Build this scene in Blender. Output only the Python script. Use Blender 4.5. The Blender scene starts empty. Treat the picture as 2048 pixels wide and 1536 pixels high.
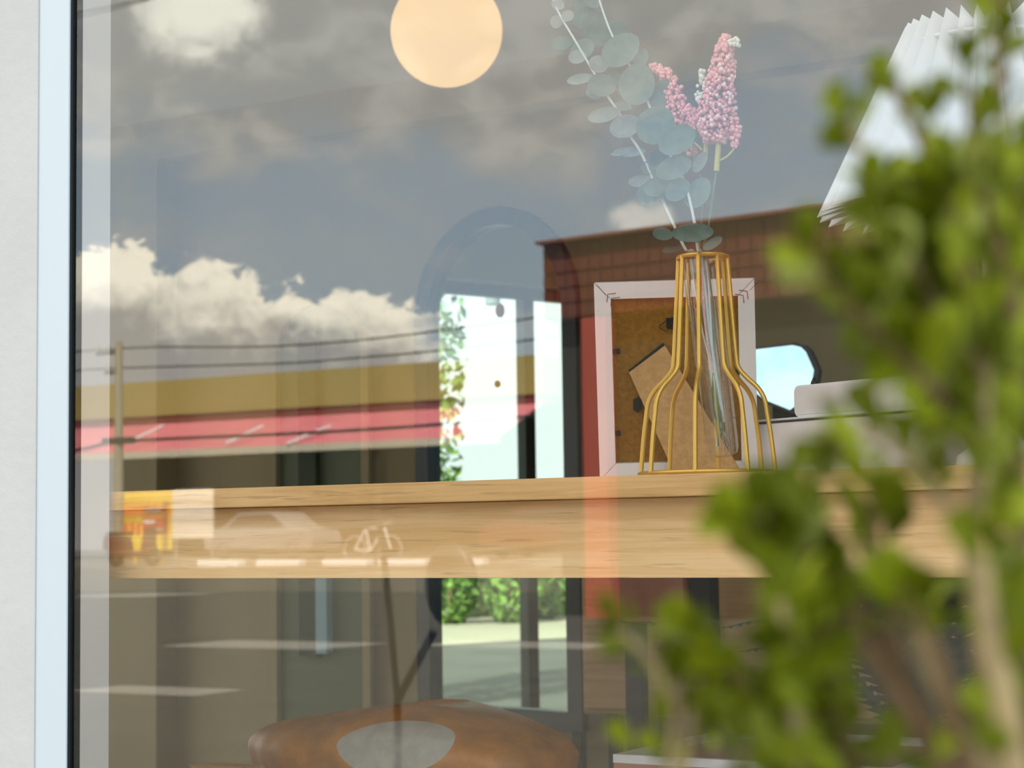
import bpy, bmesh, math, random
from mathutils import Vector as V, Matrix
random.seed(7)
PI = math.pi
SC = bpy.context.scene
COL = SC.collection

# ------------------------------------------------------------------ camera
F = 3800.0                       # focal length in pixels of the 2048 px wide frame
ANG = math.radians(30.5)         # angle between the view axis and the normal of the shop window
PIT = math.atan(305 / F)
ROL = 0.014
CP = V((0, -1.88, 1.15))
hh = V((-math.sin(ANG), math.cos(ANG), 0)); r0 = V((math.cos(ANG), math.sin(ANG), 0)); zz = V((0, 0, 1))
FW = hh * math.cos(PIT) + zz * math.sin(PIT)
up0 = zz * math.cos(PIT) - hh * math.sin(PIT)
RT = r0 * math.cos(ROL) - up0 * math.sin(ROL)
UP = up0 * math.cos(ROL) + r0 * math.sin(ROL)
cam = bpy.data.objects.new('camera', bpy.data.cameras.new('camera'))
COL.objects.link(cam)
cam.matrix_world = Matrix(((RT.x, UP.x, -FW.x, CP.x), (RT.y, UP.y, -FW.y, CP.y), (RT.z, UP.z, -FW.z, CP.z), (0, 0, 0, 1)))
cam.data.sensor_width = 36; cam.data.lens = 36 * F / 2048
cam.data.clip_start = 0.05; cam.data.clip_end = 600
cam.data.dof.use_dof = True
cam.data.dof.focus_distance = 2.28
cam.data.dof.aperture_fstop = cam.data.lens / 6.0      # 6 mm aperture
SC.camera = cam

# ------------------------------------------------------------------ sky, sun, exposure
SC.view_settings.view_transform = 'Standard'
SC.view_settings.look = 'None'
SC.view_settings.exposure = 0.36
SC.view_settings.gamma = 1.0
SC.view_settings.use_curve_mapping = False

W = bpy.data.worlds.new('sky'); SC.world = W; W.use_nodes = True
NT = W.node_tree; NT.nodes.clear()
def wn(t, **k):
    n = NT.nodes.new(t)
    for a, b in k.items(): setattr(n, a, b)
    return n
def setin(nt, n, i, v):
    if v is None: return
    if isinstance(v, bpy.types.NodeSocket): nt.links.new(v, n.inputs[i])
    else: n.inputs[i].default_value = v
def M(op, a, b=None, c=None, clamp=False, nt=None):
    nt = nt or NT
    n = nt.nodes.new('ShaderNodeMath'); n.operation = op; n.use_clamp = clamp
    setin(nt, n, 0, a); setin(nt, n, 1, b); setin(nt, n, 2, c)
    return n.outputs[0]
def SS(x, lo, hi, nt=None):        # smoothstep
    nt = nt or NT
    n = nt.nodes.new('ShaderNodeMapRange'); n.interpolation_type = 'SMOOTHSTEP'
    setin(nt, n, 0, x); n.inputs[1].default_value = lo; n.inputs[2].default_value = hi
    n.inputs[3].default_value = 0; n.inputs[4].default_value = 1
    return n.outputs[0]
def MIXC(f, a, b, nt=None):
    nt = nt or NT
    n = nt.nodes.new('ShaderNodeMix'); n.data_type = 'RGBA'
    setin(nt, n, 0, f); setin(nt, n, 6, a if isinstance(a, bpy.types.NodeSocket) else (*a, 1)); setin(nt, n, 7, b if isinstance(b, bpy.types.NodeSocket) else (*b, 1))
    return n.outputs[2]
tc = wn('ShaderNodeTexCoord'); sx = wn('ShaderNodeSeparateXYZ'); NT.links.new(tc.outputs['Generated'], sx.inputs[0])
psi = M('ARCTAN2', M('MULTIPLY', sx.outputs[0], -1), M('MULTIPLY', sx.outputs[1], -1))     # azimuth from the street's normal
el = M('ARCTAN2', sx.outputs[2], M('SQRT', M('ADD', M('MULTIPLY', sx.outputs[0], sx.outputs[0]), M('MULTIPLY', sx.outputs[1], sx.outputs[1]))))
# azimuth AZ (degrees, growing towards the town centre) and elevation EL (degrees)
AZ = M('MULTIPLY', M('SUBTRACT', ANG, psi), 180 / PI)
EL = M('MULTIPLY', el, 180 / PI)
def noise(scale, detail=6, rough=0.55, dist=0.0, offs=(0, 0, 0), sc=(1, 1, 1)):
    mp = wn('ShaderNodeMapping'); NT.links.new(tc.outputs['Generated'], mp.inputs[0])
    mp.inputs['Location'].default_value = offs; mp.inputs['Scale'].default_value = sc
    n = wn('ShaderNodeTexNoise'); NT.links.new(mp.outputs[0], n.inputs['Vector'])
    n.inputs['Scale'].default_value = scale; n.inputs['Detail'].default_value = detail
    n.inputs['Roughness'].default_value = rough; n.inputs['Distortion'].default_value = dist
    return n.outputs[0]
nb = noise(7, 5, .5, .3, (3.1, 1, 0), (1, 1, 2.2))        # broad cloud masses
nm = noise(22, 6, .6, .4, (0, 5, 2), (1, 1, 1.5))
nf = noise(60, 6, .62, .6, (2, 0, 7), (1, 1, 1.2))        # cumulus edges
blue = MIXC(SS(EL, 0, 30), (1.30, 1.60, 1.80), (.85, 1.25, 1.75))
# thin greyish veil everywhere, denser higher up
veil = M('MULTIPLY', SS(M('ADD', nm, M('MULTIPLY', nb, .8)), .82, 1.1), .6)
c = MIXC(veil, blue, (1.7, 1.75, 1.78))
# the high grey cloud deck: above about 11 degrees, ragged lower edge
deckv = M('ADD', M('ADD', EL, M('MULTIPLY', M('SUBTRACT', nb, .5), 10)), M('MULTIPLY', M('SUBTRACT', nm, .5), 5))
deckv = M('SUBTRACT', deckv, M('MULTIPLY', AZ, .10))
deck = SS(deckv, 10.6, 14.4)
dcol = MIXC(SS(nm, .42, .66), (1.42, 1.45, 1.40), (1.95, 1.95, 1.82))
c = MIXC(deck, c, dcol)
# bright opening in the deck
gx = M('SUBTRACT', AZ, -9.2); gy = M('SUBTRACT', EL, 16.2)
g = M('ADD', M('MULTIPLY', M('MULTIPLY', gx, gx), .30), M('MULTIPLY', M('MULTIPLY', gy, gy), .28))
g = M('ADD', g, M('MULTIPLY', M('SUBTRACT', .5, nf), 2.2)); g = M('ADD', g, M('MULTIPLY', M('SUBTRACT', .5, nm), 2.5))
c = MIXC(SS(g, 1.9, .1), c, (4.3, 4.25, 3.6))
# sun-lit cumulus bank low over the roofs, sinking towards the centre
top = M('SUBTRACT', 8.75, M('MULTIPLY', M('ADD', AZ, 13), .16))
top = M('ADD', top, M('MULTIPLY', M('SUBTRACT', nf, .5), 2.6)); top = M('ADD', top, M('MULTIPLY', M('SUBTRACT', nm, .5), 3.2))
below = M('SUBTRACT', top, EL)                           # degrees below the ragged top
bank = SS(below, -.02, .28)
bank = M('MULTIPLY', bank, M('SUBTRACT', 1, M('MULTIPLY', SS(M('ADD', AZ, M('MULTIPLY', M('SUBTRACT', nm, .5), 4)), -3.2, -2.2), .9)))
lit = M('SUBTRACT', SS(M('ADD', below, M('MULTIPLY', M('SUBTRACT', .5, nf), 5.5)), 2.4, .3), 0)
bcol = MIXC(lit, (1.55, 1.50, 1.42), (4.6, 4.3, 3.5))
c = MIXC(bank, c, bcol)
# small puffs lower right
px_ = M('SUBTRACT', AZ, 4.0); py_ = M('SUBTRACT', EL, 9.4)
g2 = M('ADD', M('MULTIPLY', M('MULTIPLY', px_, px_), .9), M('MULTIPLY', M('MULTIPLY', py_, py_), 2.2))
g2 = M('ADD', g2, M('MULTIPLY', M('SUBTRACT', .5, nf), 3))
c = MIXC(M('MULTIPLY', SS(g2, 1.3, 0), .8), c, (3.4, 3.3, 3.0))
c = MIXC(SS(EL, -.2, -3), c, (.5, .5, .45))
bg = wn('ShaderNodeBackground'); NT.links.new(c, bg.inputs[0]); bg.inputs[1].default_value = .93
wo = wn('ShaderNodeOutputWorld'); NT.links.new(bg.outputs[0], wo.inputs[0])

sl = bpy.data.lights.new('sun', 'SUN'); sl.energy = 10; sl.angle = math.radians(1.2); sl.color = (1, .95, .86)
so = bpy.data.objects.new('sun', sl); COL.objects.link(so); so.location = (6, 10, 14)
so.rotation_euler = V((.30, .62, .62)).to_track_quat('Z', 'Y').to_euler()

# ------------------------------------------------------------------ picture <-> place helpers
def ray(px, py):
    return (FW + RT * ((px - 1024) / F) + UP * ((768 - py) / F))
def at_y(px, py, Y):
    d = ray(px, py); return CP + d * ((Y - CP.y) / d.y)
def at_x(px, py, X):
    d = ray(px, py); return CP + d * ((X - CP.x) / d.x)
def at_d(px, py, D):
    return CP + ray(px, py) * D
def mir(p): return V((p.x, -p.y, p.z))               # behind the glass <-> across the street
def rf(px, py, Y): return mir(at_y(px, py, Y))        # real place of something seen reflected in the window
def rg(px, py, Z=0.0):
    d = ray(px, py); return mir(CP + d * ((Z - CP.z) / d.z))

# ------------------------------------------------------------------ materials
MATS = {}
def mat(name, col, rough=.6, metal=0, spec=.4, var=0, vscale=20, bump=0, bscale=80, emis=None, es=0, stretch=None, col2=None, coat=0, sheen=0, trans=0, sub=0):
    m = bpy.data.materials.new(name); m.use_nodes = True
    nt = m.node_tree; b = nt.nodes['Principled BSDF']
    b.inputs['Base Color'].default_value = (*col, 1); b.inputs['Roughness'].default_value = rough
    b.inputs['Metallic'].default_value = metal; b.inputs['Specular IOR Level'].default_value = spec
    b.inputs['Coat Weight'].default_value = coat
    if trans: b.inputs['Transmission Weight'].default_value = trans
    if emis: b.inputs['Emission Color'].default_value = (*emis, 1); b.inputs['Emission Strength'].default_value = es
    t = nt.nodes.new('ShaderNodeTexCoord'); mp = nt.nodes.new('ShaderNodeMapping'); nt.links.new(t.outputs['Object'], mp.inputs[0])
    if stretch: mp.inputs['Scale'].default_value = stretch
    if var or col2:
        n = nt.nodes.new('ShaderNodeTexNoise'); nt.links.new(mp.outputs[0], n.inputs['Vector'])
        n.inputs['Scale'].default_value = vscale; n.inputs['Detail'].default_value = 5; n.inputs['Roughness'].default_value = .6
        c2 = col2 or tuple(max(0, x * (1 - var)) for x in col); c1 = col if col2 else tuple(min(1, x * (1 + var)) for x in col)
        o = MIXC(SS(n.outputs[0], .35, .65, nt), c1, c2, nt); nt.links.new(o, b.inputs['Base Color'])
    if bump:
        n = nt.nodes.new('ShaderNodeTexNoise'); nt.links.new(mp.outputs[0], n.inputs['Vector']); n.inputs['Scale'].default_value = bscale; n.inputs['Detail'].default_value = 4
        bp = nt.nodes.new('ShaderNodeBump'); bp.inputs['Strength'].default_value = bump; bp.inputs['Distance'].default_value = .004
        nt.links.new(n.outputs[0], bp.inputs['Height']); nt.links.new(bp.outputs[0], b.inputs['Normal'])
    return m
def glassy(name, ior=1.62, tint=(1, 1, 1)):
    m = bpy.data.materials.new(name); m.use_nodes = True; nt = m.node_tree; nt.nodes.clear()
    tr = nt.nodes.new('ShaderNodeBsdfTransparent'); tr.inputs[0].default_value = (*tint, 1)
    gl = nt.nodes.new('ShaderNodeBsdfGlossy'); gl.inputs['Roughness'].default_value = 0
    # reflectance grows towards grazing angles, the same from both faces of the pane
    ge = nt.nodes.new('ShaderNodeNewGeometry')
    vm = nt.nodes.new('ShaderNodeVectorMath'); vm.operation = 'DOT_PRODUCT'
    nt.links.new(ge.outputs['Incoming'], vm.inputs[0]); nt.links.new(ge.outputs['Normal'], vm.inputs[1])
    ca = M('ABSOLUTE', vm.outputs['Value'], nt=nt)
    f0 = ((ior - 1) / (ior + 1)) ** 2
    k = M('POWER', M('SUBTRACT', 1, ca, nt=nt), 5, nt=nt)
    fac = M('ADD', f0, M('MULTIPLY', k, 1 - f0, nt=nt), nt=nt)
    mx = nt.nodes.new('ShaderNodeMixShader'); nt.links.new(fac, mx.inputs[0]); nt.links.new(tr.outputs[0], mx.inputs[1]); nt.links.new(gl.outputs[0], mx.inputs[2])
    o = nt.nodes.new('ShaderNodeOutputMaterial'); nt.links.new(mx.outputs[0], o.inputs[0])
    return m
def wood(name, a, b, along='X', scale=1.0, rough=.45):
    m = bpy.data.materials.new(name); m.use_nodes = True; nt = m.node_tree; bs = nt.nodes['Principled BSDF']
    t = nt.nodes.new('ShaderNodeTexCoord'); mp = nt.nodes.new('ShaderNodeMapping'); nt.links.new(t.outputs['Object'], mp.inputs[0])
    s = {'X': (1.2, 14, 26), 'Y': (14, 1.2, 26), 'Z': (20, 20, 1.5)}[along]
    mp.inputs['Scale'].default_value = tuple(q * scale for q in s)
    n = nt.nodes.new('ShaderNodeTexNoise'); nt.links.new(mp.outputs[0], n.inputs['Vector']); n.inputs['Scale'].default_value = 1.6; n.inputs['Detail'].default_value = 8; n.inputs['Roughness'].default_value = .62; n.inputs['Distortion'].default_value = 1.2
    w = nt.nodes.new('ShaderNodeTexNoise'); nt.links.new(mp.outputs[0], w.inputs['Vector']); w.inputs['Scale'].default_value = 9; w.inputs['Detail'].default_value = 3
    o = MIXC(SS(n.outputs[0], .36, .66, nt), a, b, nt)
    o = MIXC(M('MULTIPLY', SS(w.outputs[0], .60, .70, nt), .45, nt=nt), o, tuple(x * .55 for x in b), nt)
    nt.links.new(o, bs.inputs['Base Color']); bs.inputs['Roughness'].default_value = rough
    return m

m_wall = mat('white_plaster', (.62, .62, .62), .85, var=.03, vscale=3, bump=.25, bscale=60)
m_reveal = mat('white_reveal_paint', (.88, .88, .87), .8)
m_alu = mat('white_painted_metal', (.64, .72, .80), .35, spec=.5)
m_gasket = mat('black_rubber', (.006, .010, .012), .5, spec=.3)
m_glass = glassy('window_glass', 1.88)
m_clear = glassy('clear_glass', 1.9, (.97, .985, .98))
m_oak = wood('pale_oak', (.80, .50, .22), (.62, .35, .12), 'X')
m_oak2 = wood('pale_oak_apron', (.92, .62, .31), (.78, .47, .19), 'X')
m_room = mat('warm_grey_wall', (.42, .35, .21), .9, var=.04, vscale=2)
m_ceil = mat('grey_ceiling', (.74, .76, .74), .9)
m_floor = mat('brown_floor', (.20, .14, .085), .55, var=.12, vscale=3)
m_panel = mat('blue_grey_paint', (.20, .215, .22), .7)
m_gold = mat('matt_gold_wire', (.72, .44, .09), .38, metal=.65, spec=.5)
m_white = mat('white_lacquer', (.82, .80, .80), .35, spec=.5)
m_whitebox = mat('white_box_paint', (.78, .74, .74), .5, var=.03, vscale=30)
m_board = mat('brown_hardboard', (.27, .125, .010), .75, var=.14, vscale=160, bump=.3, bscale=400)
m_mdf = mat('tan_fibreboard', (.50, .29, .11), .8, var=.10, vscale=120, bump=.3, bscale=300)
m_black = mat('black_metal', (.008, .008, .01), .45, spec=.4)
m_dark = mat('dark_bronze', (.03, .026, .02), .5)
m_paper = mat('white_pleated_paper', (.80, .81, .81), .8, spec=.2)
m_euc = mat('eucalyptus_leaf', (.12, .175, .14), .7, var=.12, vscale=90)
m_euc2 = mat('eucalyptus_leaf_pale', (.24, .27, .245), .7, var=.12, vscale=90)
m_eucd = mat('eucalyptus_leaf_deep', (.07, .125, .095), .7, var=.12, vscale=90)
m_estem = mat('waxy_white_stem', (.55, .62, .58), .6)
m_pink = mat('pink_floret', (.80, .36, .38), .7, var=.25, vscale=400)
m_pink2 = mat('pale_pink_floret', (.86, .62, .60), .7)
m_pale = mat('cream_floret', (.72, .74, .62), .7)
m_ystem = mat('yellow_green_stem', (.52, .46, .14), .6)
m_gstem = mat('green_stem', (.16, .22, .14), .6)
m_leather = mat('caramel_leather', (.58, .22, .025), .42, var=.28, vscale=9, bump=.7, bscale=22, spec=.5)
m_suede = mat('pale_patch', (.62, .58, .50), .75, var=.10, vscale=30, bump=.3, bscale=40)
m_sbwood = wood('tan_cabinet_wood', (.56, .35, .16), (.46, .27, .11), 'X')
m_tan = mat('tan_leather', (.42, .17, .11), .5, var=.1, vscale=8)
m_char = mat('charcoal_cloth', (.03, .032, .04), .8)
m_fern = mat('dark_fern', (.018, .06, .035), .55, var=.3, vscale=20)
m_mirror = mat('silvered_glass', (.64, .83, .79), 0.0, metal=1)
m_mframe = mat('dark_mirror_frame', (.035, .045, .06), .4)
m_cap = mat('grey_spot_housing', (.30, .33, .31), .5)
m_globe = mat('opal_glass_globe', (.9, .8, .6), .4, emis=(1.0, .62, .25), es=.58)
m_cord = mat('black_cord', (.02, .02, .02), .6)
leafm = [mat('shrub_leaf_%d' % i, cc, .45, spec=.18, var=.2, vscale=60) for i, cc in enumerate([(.150, .185, .003), (.235, .28, .008), (.10, .125, .002), (.30, .33, .07)])]
for m in leafm: m.node_tree.nodes['Principled BSDF'].inputs['Roughness'].default_value = .5
m_bark = mat('pale_bark', (.42, .31, .16), .85, var=.2, vscale=80)
m_bark2 = mat('brown_bark', (.20, .125, .06), .85, var=.2, vscale=80)
m_asph = mat('asphalt', (.085, .080, .062), .9, var=.12, vscale=1.2)
m_conc = mat('pale_concrete', (.20, .185, .145), .9, var=.08, vscale=1)
m_pave = mat('pale_bounce_paving', (.5, .48, .43), .9, var=.06, vscale=2)  # kept pale to bounce added daylight onto the counter front
m_line = mat('road_paint', (.36, .33, .28), .8)
m_sand = mat('pale_sand_ground', (.36, .31, .21), .95, var=.08, vscale=.6)
m_mustard = mat('mustard_roof_fascia', (.37, .30, .085), .7, var=.05, vscale=.5)
m_pinka = mat('pink_metal_awning', (.88, .24, .27), .6, var=.05, vscale=.6)
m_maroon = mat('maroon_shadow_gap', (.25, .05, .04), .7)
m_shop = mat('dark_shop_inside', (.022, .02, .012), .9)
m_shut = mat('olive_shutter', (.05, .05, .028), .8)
m_cream = mat('cream_wall', (.62, .56, .42), .8)
m_grey = mat('grey_concrete_pole', (.42, .36, .25), .85)
m_cable = mat('black_cable', (.012, .012, .012), .7)
m_btile = mat('red_brown_tile', (.13, .030, .014), .7, var=.2, vscale=2)
m_bgrout = mat('dark_brown_wall', (.24, .085, .055), .8)
m_redpost = mat('red_painted_post', (.42, .055, .04), .5)
m_yell = mat('yellow_sign', (.90, .62, .02), .5)
m_red = mat('red_sign', (.80, .03, .02), .5)
m_orange = mat('orange_sign', (.90, .28, .05), .5)
m_banner = mat('white_banner', (.80, .74, .64), .7)
m_hedge = mat('hedge_leaf', (.16, .26, .04), .7, var=.4, vscale=3)
m_blue = mat('pale_blue_paint', (.36, .58, .66), .6)
m_dgreen = mat('dark_green_paint', (.035, .055, .03), .6)
m_sage = mat('sage_paint', (.17, .20, .13), .7)
m_tyre = mat('tyre_rubber', (.02, .02, .02), .8)
m_carw = mat('silver_car_paint', (.30, .31, .33), .3, metal=.3)
m_card = mat('dark_red_car_paint', (.12, .02, .02), .3)
m_win = mat('car_glass', (.02, .025, .03), .1)
m_chrome = mat('bright_metal', (.8, .8, .8), .2, metal=1)

# ------------------------------------------------------------------ mesh helpers
class MB:
    def __init__(s): s.v = []; s.f = []; s.sm = False
    def add(s, vs, fs):
        k = len(s.v); s.v += [tuple(v) for v in vs]; s.f += [tuple(i + k for i in f) for f in fs]; return s
    def box(s, lo, hi):
        x0, y0, z0 = lo; x1, y1, z1 = hi
        return s.add([(x0,y0,z0),(x1,y0,z0),(x1,y1,z0),(x0,y1,z0),(x0,y0,z1),(x1,y0,z1),(x1,y1,z1),(x0,y1,z1)],
                     [(0,3,2,1),(4,5,6,7),(0,1,5,4),(1,2,6,5),(2,3,7,6),(3,0,4,7)])
    def obox(s, o, a, b, c):     # oriented box from corner o and three edge vectors
        o, a, b, c = V(o), V(a), V(b), V(c)
        return s.add([o, o+a, o+a+b, o+b, o+c, o+a+c, o+a+b+c, o+b+c], [(0,3,2,1),(4,5,6,7),(0,1,5,4),(1,2,6,5),(2,3,7,6),(3,0,4,7)])
    def tube(s, pts, r, n=8, cap=True):
        pts = [V(p) for p in pts]; R = r if isinstance(r, (list, tuple)) else [r] * len(pts)
        vs = []; N = len(pts)
        t0 = (pts[1] - pts[0]).normalized(); ref = V((0, 0, 1)) if abs(t0.z) < .9 else V((1, 0, 0))
        u = t0.cross(ref).normalized()
        for i, p in enumerate(pts):
            t = (pts[min(i + 1, N - 1)] - pts[max(i - 1, 0)]).normalized()
            u = (u - t * u.dot(t)).normalized(); w = t.cross(u)
            for k in range(n):
                a = 2 * PI * k / n; vs.append(p + (u * math.cos(a) + w * math.sin(a)) * R[i])
        fs = [(i*n+k, i*n+(k+1)%n, (i+1)*n+(k+1)%n, (i+1)*n+k) for i in range(N-1) for k in range(n)]
        if cap: fs += [tuple(range(n-1, -1, -1)), tuple(range((N-1)*n, N*n))]
        s.sm = True
        return s.add(vs, fs)
    def ring(s, c, R, r, n=32, m=8, ax=None, bx=None, a0=0, a1=2*PI):
        ax = ax or V((1,0,0)); bx = bx or V((0,1,0)); c = V(c); full = abs(a1-a0-2*PI) < 1e-6
        nn = ax.cross(bx); vs = []; k2 = n if full else n + 1
        for i in range(k2):
            a = a0 + (a1-a0)*i/n; d = ax*math.cos(a)+bx*math.sin(a)
            for j in range(m):
                b = 2*PI*j/m; vs.append(c + d*(R + r*math.cos(b)) + nn*(r*math.sin(b)))
        fs = [(i*m+j, ((i+1)%k2)*m+j, ((i+1)%k2)*m+(j+1)%m, i*m+(j+1)%m) for i in range(n) for j in range(m)]
        s.sm = True
        return s.add(vs, fs)
    def lathe(s, prof, c=(0,0,0), n=32, capb=True, capt=True):
        c = V(c); vs = []
        for r, z in prof:
            for k in range(n):
                a = 2*PI*k/n; vs.append(c + V((r*math.cos(a), r*math.sin(a), z)))
        L = len(prof)
        fs = [(i*n+k, i*n+(k+1)%n, (i+1)*n+(k+1)%n, (i+1)*n+k) for i in range(L-1) for k in range(n)]
        if capb: fs.append(tuple(range(n-1,-1,-1)))
        if capt: fs.append(tuple(range((L-1)*n, L*n)))
        s.sm = True
        return s.add(vs, fs)
    def ball(s, c, r, n=10, m=6, sq=(1,1,1)):
        pr = [(math.sin(PI*i/m), -math.cos(PI*i/m)) for i in range(m+1)]
        c = V(c); vs = [c + V((0,0,-r*sq[2]))]; fs = []
        for i in range(1, m):
            for k in range(n):
                a = 2*PI*k/n; vs.append(c + V((pr[i][0]*math.cos(a)*r*sq[0], pr[i][0]*math.sin(a)*r*sq[1], pr[i][1]*r*sq[2])))
        vs.append(c + V((0,0,r*sq[2]))); T = len(vs)-1
        for k in range(n):
            fs.append((0, 1+(k+1)%n, 1+k)); b = 1+(m-2)*n; fs.append((T, b+k, b+(k+1)%n))
        for i in range(m-2):
            for k in range(n): fs.append((1+i*n+k, 1+i*n+(k+1)%n, 1+(i+1)*n+(k+1)%n, 1+(i+1)*n+k))
        s.sm = True
        return s.add(vs, fs)
    def prism(s, pts, d):        # closed polygon extruded by vector d
        n = len(pts); d = V(d); pts = [V(p) for p in pts]
        return s.add(pts + [p + d for p in pts], [tuple(range(n-1,-1,-1)), tuple(range(n, 2*n))] + [(i, (i+1)%n, n+(i+1)%n, n+i) for i in range(n)])
    def obj(s, name, m, parent=None, bevel=0, smooth=None):
        me = bpy.data.meshes.new(name); me.from_pydata(s.v, [], s.f); me.update()
        bm = bmesh.new(); bm.from_mesh(me); bmesh.ops.recalc_face_normals(bm, faces=bm.faces)
        if bevel: bmesh.ops.bevel(bm, geom=list(bm.edges), offset=bevel, segments=2, affect='EDGES', profile=.6)
        bm.to_mesh(me); bm.free()
        me.materials.append(m)
        o = bpy.data.objects.new(name, me); COL.objects.link(o)
        sm = s.sm if smooth is None else smooth
        if sm:
            for p in me.polygons: p.use_smooth = True
            try: me.set_sharp_from_angle(angle=math.radians(40))
            except Exception: pass
        if parent: setp(o, parent)
        return o
def setp(o, parent):
    o.parent = parent
    if parent.type == 'EMPTY' and parent.parent is None: o.location = -parent.location
def tag(o, label=None, cat=None, group=None, kind=None):
    if label: o['label'] = label
    if cat: o['category'] = cat
    if group: o['group'] = group
    if kind: o['kind'] = kind
    return o
def thing(name, loc, label=None, cat=None, group=None, kind=None):
    o = bpy.data.objects.new(name, None); COL.objects.link(o); o.location = loc; o.empty_display_size = .05
    return tag(o, label, cat, group, kind)
def struct(o): o['kind'] = 'structure'; return o
def plate(name, outer, hole, axis_pt, m, d, parent=None): pass
def catmull(P, k=6):
    P = [V(p) for p in P]; Q = [P[0]*2-P[1]] + P + [P[-1]*2-P[-2]]; out = []
    for i in range(1, len(Q)-2):
        for j in range(k):
            t = j/k; a, b, c_, d = Q[i-1], Q[i], Q[i+1], Q[i+2]
            out.append(.5*((2*b)+(c_-a)*t+(2*a-5*b+4*c_-d)*t*t+(3*b-a-3*c_+d)*t**3))
    out.append(P[-1]); return out

# ================================================================== THE SETTING
XL = at_y(150, 768, 0).x                      # left end of the glass
XR = 2.2; ZT = 2.75
YB = 3.1; XW = -4.95; CZ = 2.58
# facade (outside, white) left of, above and below the window
fac = MB()
xa = at_y(74, 768, -.010).x
fac.box((XW-.15, -.012, 0), (xa, .10, 4.4))
fac.box((xa, -.012, ZT), (XR, .10, 4.4))
fac.box((xa, -.012, 0), (XR, .10, .35))
fac.box((XR, -.012, 0), (5, .10, 4.4))
struct(fac.obj('wall_front', m_wall))
# window: metal frame, gasket, pane
win = thing('window_1', (XL, 0, .35), 'large fixed shop window in a white metal frame with black gasket', None, None, 'structure')
xb = at_y(136, 768, -.009).x
f1 = MB(); f1.box((xa, -.010, .35), (xb, .03, ZT)).box((xb, -.009, ZT-.05), (XR, .03, ZT)).box((xb, -.009, .35), (XR, .03, .40)).box((XR-.05, -.009, .40), (XR, .03, ZT-.05))
f1.obj('window_frame', m_alu, win, bevel=.0015)
g1 = MB(); g1.box((xb, -.007, .40), (XL, .012, ZT-.05)).box((XL, -.007, ZT-.064), (XR-.05, .012, ZT-.05)).box((XL, -.007, .40), (XR-.05, .012, .412))
g1.obj('gasket', m_gasket, win)
pane = MB().box((XL, -.003, .412), (XR-.05, .003, ZT-.064)).obj('pane', m_glass, win)
# inner reveal, white
yr = .067
r1 = MB().box((XL-.10, .012, .35), (XL+.0, yr, ZT)).obj('trim_1', m_reveal); struct(r1)
# room
struct(MB().box((XW-.15, .10, -.1), (5, YB+.15, 0)).obj('floor', m_floor))
struct(MB().box((XW-.15, .10, CZ), (5, YB+.15, CZ+.12)).obj('ceiling', m_ceil))
struct(MB().box((XW-.15, -.03, 4.3), (5, YB+.15, 4.4)).obj('roof', m_ceil))
struct(MB().box((5, -.03, 0), (5.15, YB+.15, 4.4)).obj('wall_right', m_room))
struct(MB().box((XW-.15, YB, 0), (5, YB+.15, 4.4)).obj('wall_back', m_room))
# pilaster at the back left with a bulkhead over a recessed blue-grey panel
p1 = at_y(313, 800, YB-.10)
struct(MB().box((XW, YB-.10, 0), (p1.x, YB, CZ)).obj('trim_2', m_room))
zb = at_y(515, 288, YB-.10).z
struct(MB().box((p1.x, YB-.10, zb), (5, YB, CZ)).obj('trim_3', m_room))
# glazed left side: posts and a header, open view to the yard
yl0, yl1 = .0, 2.75
struct(MB().box((XW-.15, .1, 2.25), (XW, YB, 4.3)).box((XW-.15, yl1, 0), (XW, YB, 2.25)).obj('wall_left', m_room))
w2 = thing('window_2', (XW, 1.4, 0), 'glazed side wall of the shop with thin dark posts', None, None, 'structure')
MB().box((XW-.11, .10, .02), (XW-.104, yl1, 2.25)).obj('pane', m_glass, w2)
fr2 = MB()
fr2.box((XW-.13, .10, 2.20), (XW-.08, yl1, 2.25)).box((XW-.13, .10, 0), (XW-.08, yl1, .05))
fr2.obj('window_frame', m_dark, w2)

# shelf counter along the window
zs = at_y(1410, 946, .075).z
zt2 = at_y(1410, 991, .075).z
zbt = at_y(1300, 1156, .10).z
ct = thing('window_counter', ((XL+1.9)/2, .3, zs), 'long pale oak counter with a deep front board running along inside the window', 'counter')
MB().box((XL-.09, .075, zt2), (2.15, .55, zs)).obj('top_board', m_oak, ct, bevel=.0015)
MB().box((XL-.09, .105, zbt), (2.15, .14, zt2-.0005)).obj('front_board', m_oak2, ct, bevel=.001)
for xx in (.1, 2.0):
    MB().box((xx, .30, 0), (xx+.05, .35, zt2-.001)).obj('leg', m_dark, ct)

# ================================================================== THINGS ON THE COUNTER
# ---- wire vase
def Zpx(px, py, Y): return at_y(px, py, Y).z
VY = .162
vb = at_y(1415, 943, VY); vc = V((vb.x, VY, zs))
vt = at_y(1400, 519, VY)
VH = vt.z - zs
S = (vc - CP).length / F * 1.0
prof = [(135, 0), (128, .16), (122, .26), (117, .33), (104, .385), (84, .43), (68, .475), (63, .53), (56, .76), (49, 1.0)]
vase = thing('wire_vase', vc, 'bottle-shaped gold wire vase holding a clear glass tube', 'vase')
for k in range(8):
    a = 2*PI*k/8 + .26
    P = [vc + V((math.cos(a)*r*S, math.sin(a)*r*S, h*VH + .003)) for r, h in prof]
    MB().tube(catmull(P, 5), .0029, 8).obj('wire', m_gold, vase)
MB().ring(vc + V((0,0,.0025)), 135*S, .0028, 48, 8).obj('base_ring', m_gold, vase)
MB().ring(vc + V((0,0,VH+.002)), 49*S, .0028, 40, 8).obj('neck_ring', m_gold, vase)
tb0 = at_y(1448, 912, VY-.01); tb1 = at_y(1398, 515, VY)
ax = (tb1-tb0).normalized(); tp = [tb0, tb0+ax*.004, tb1, tb1+ax*.003]
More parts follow.
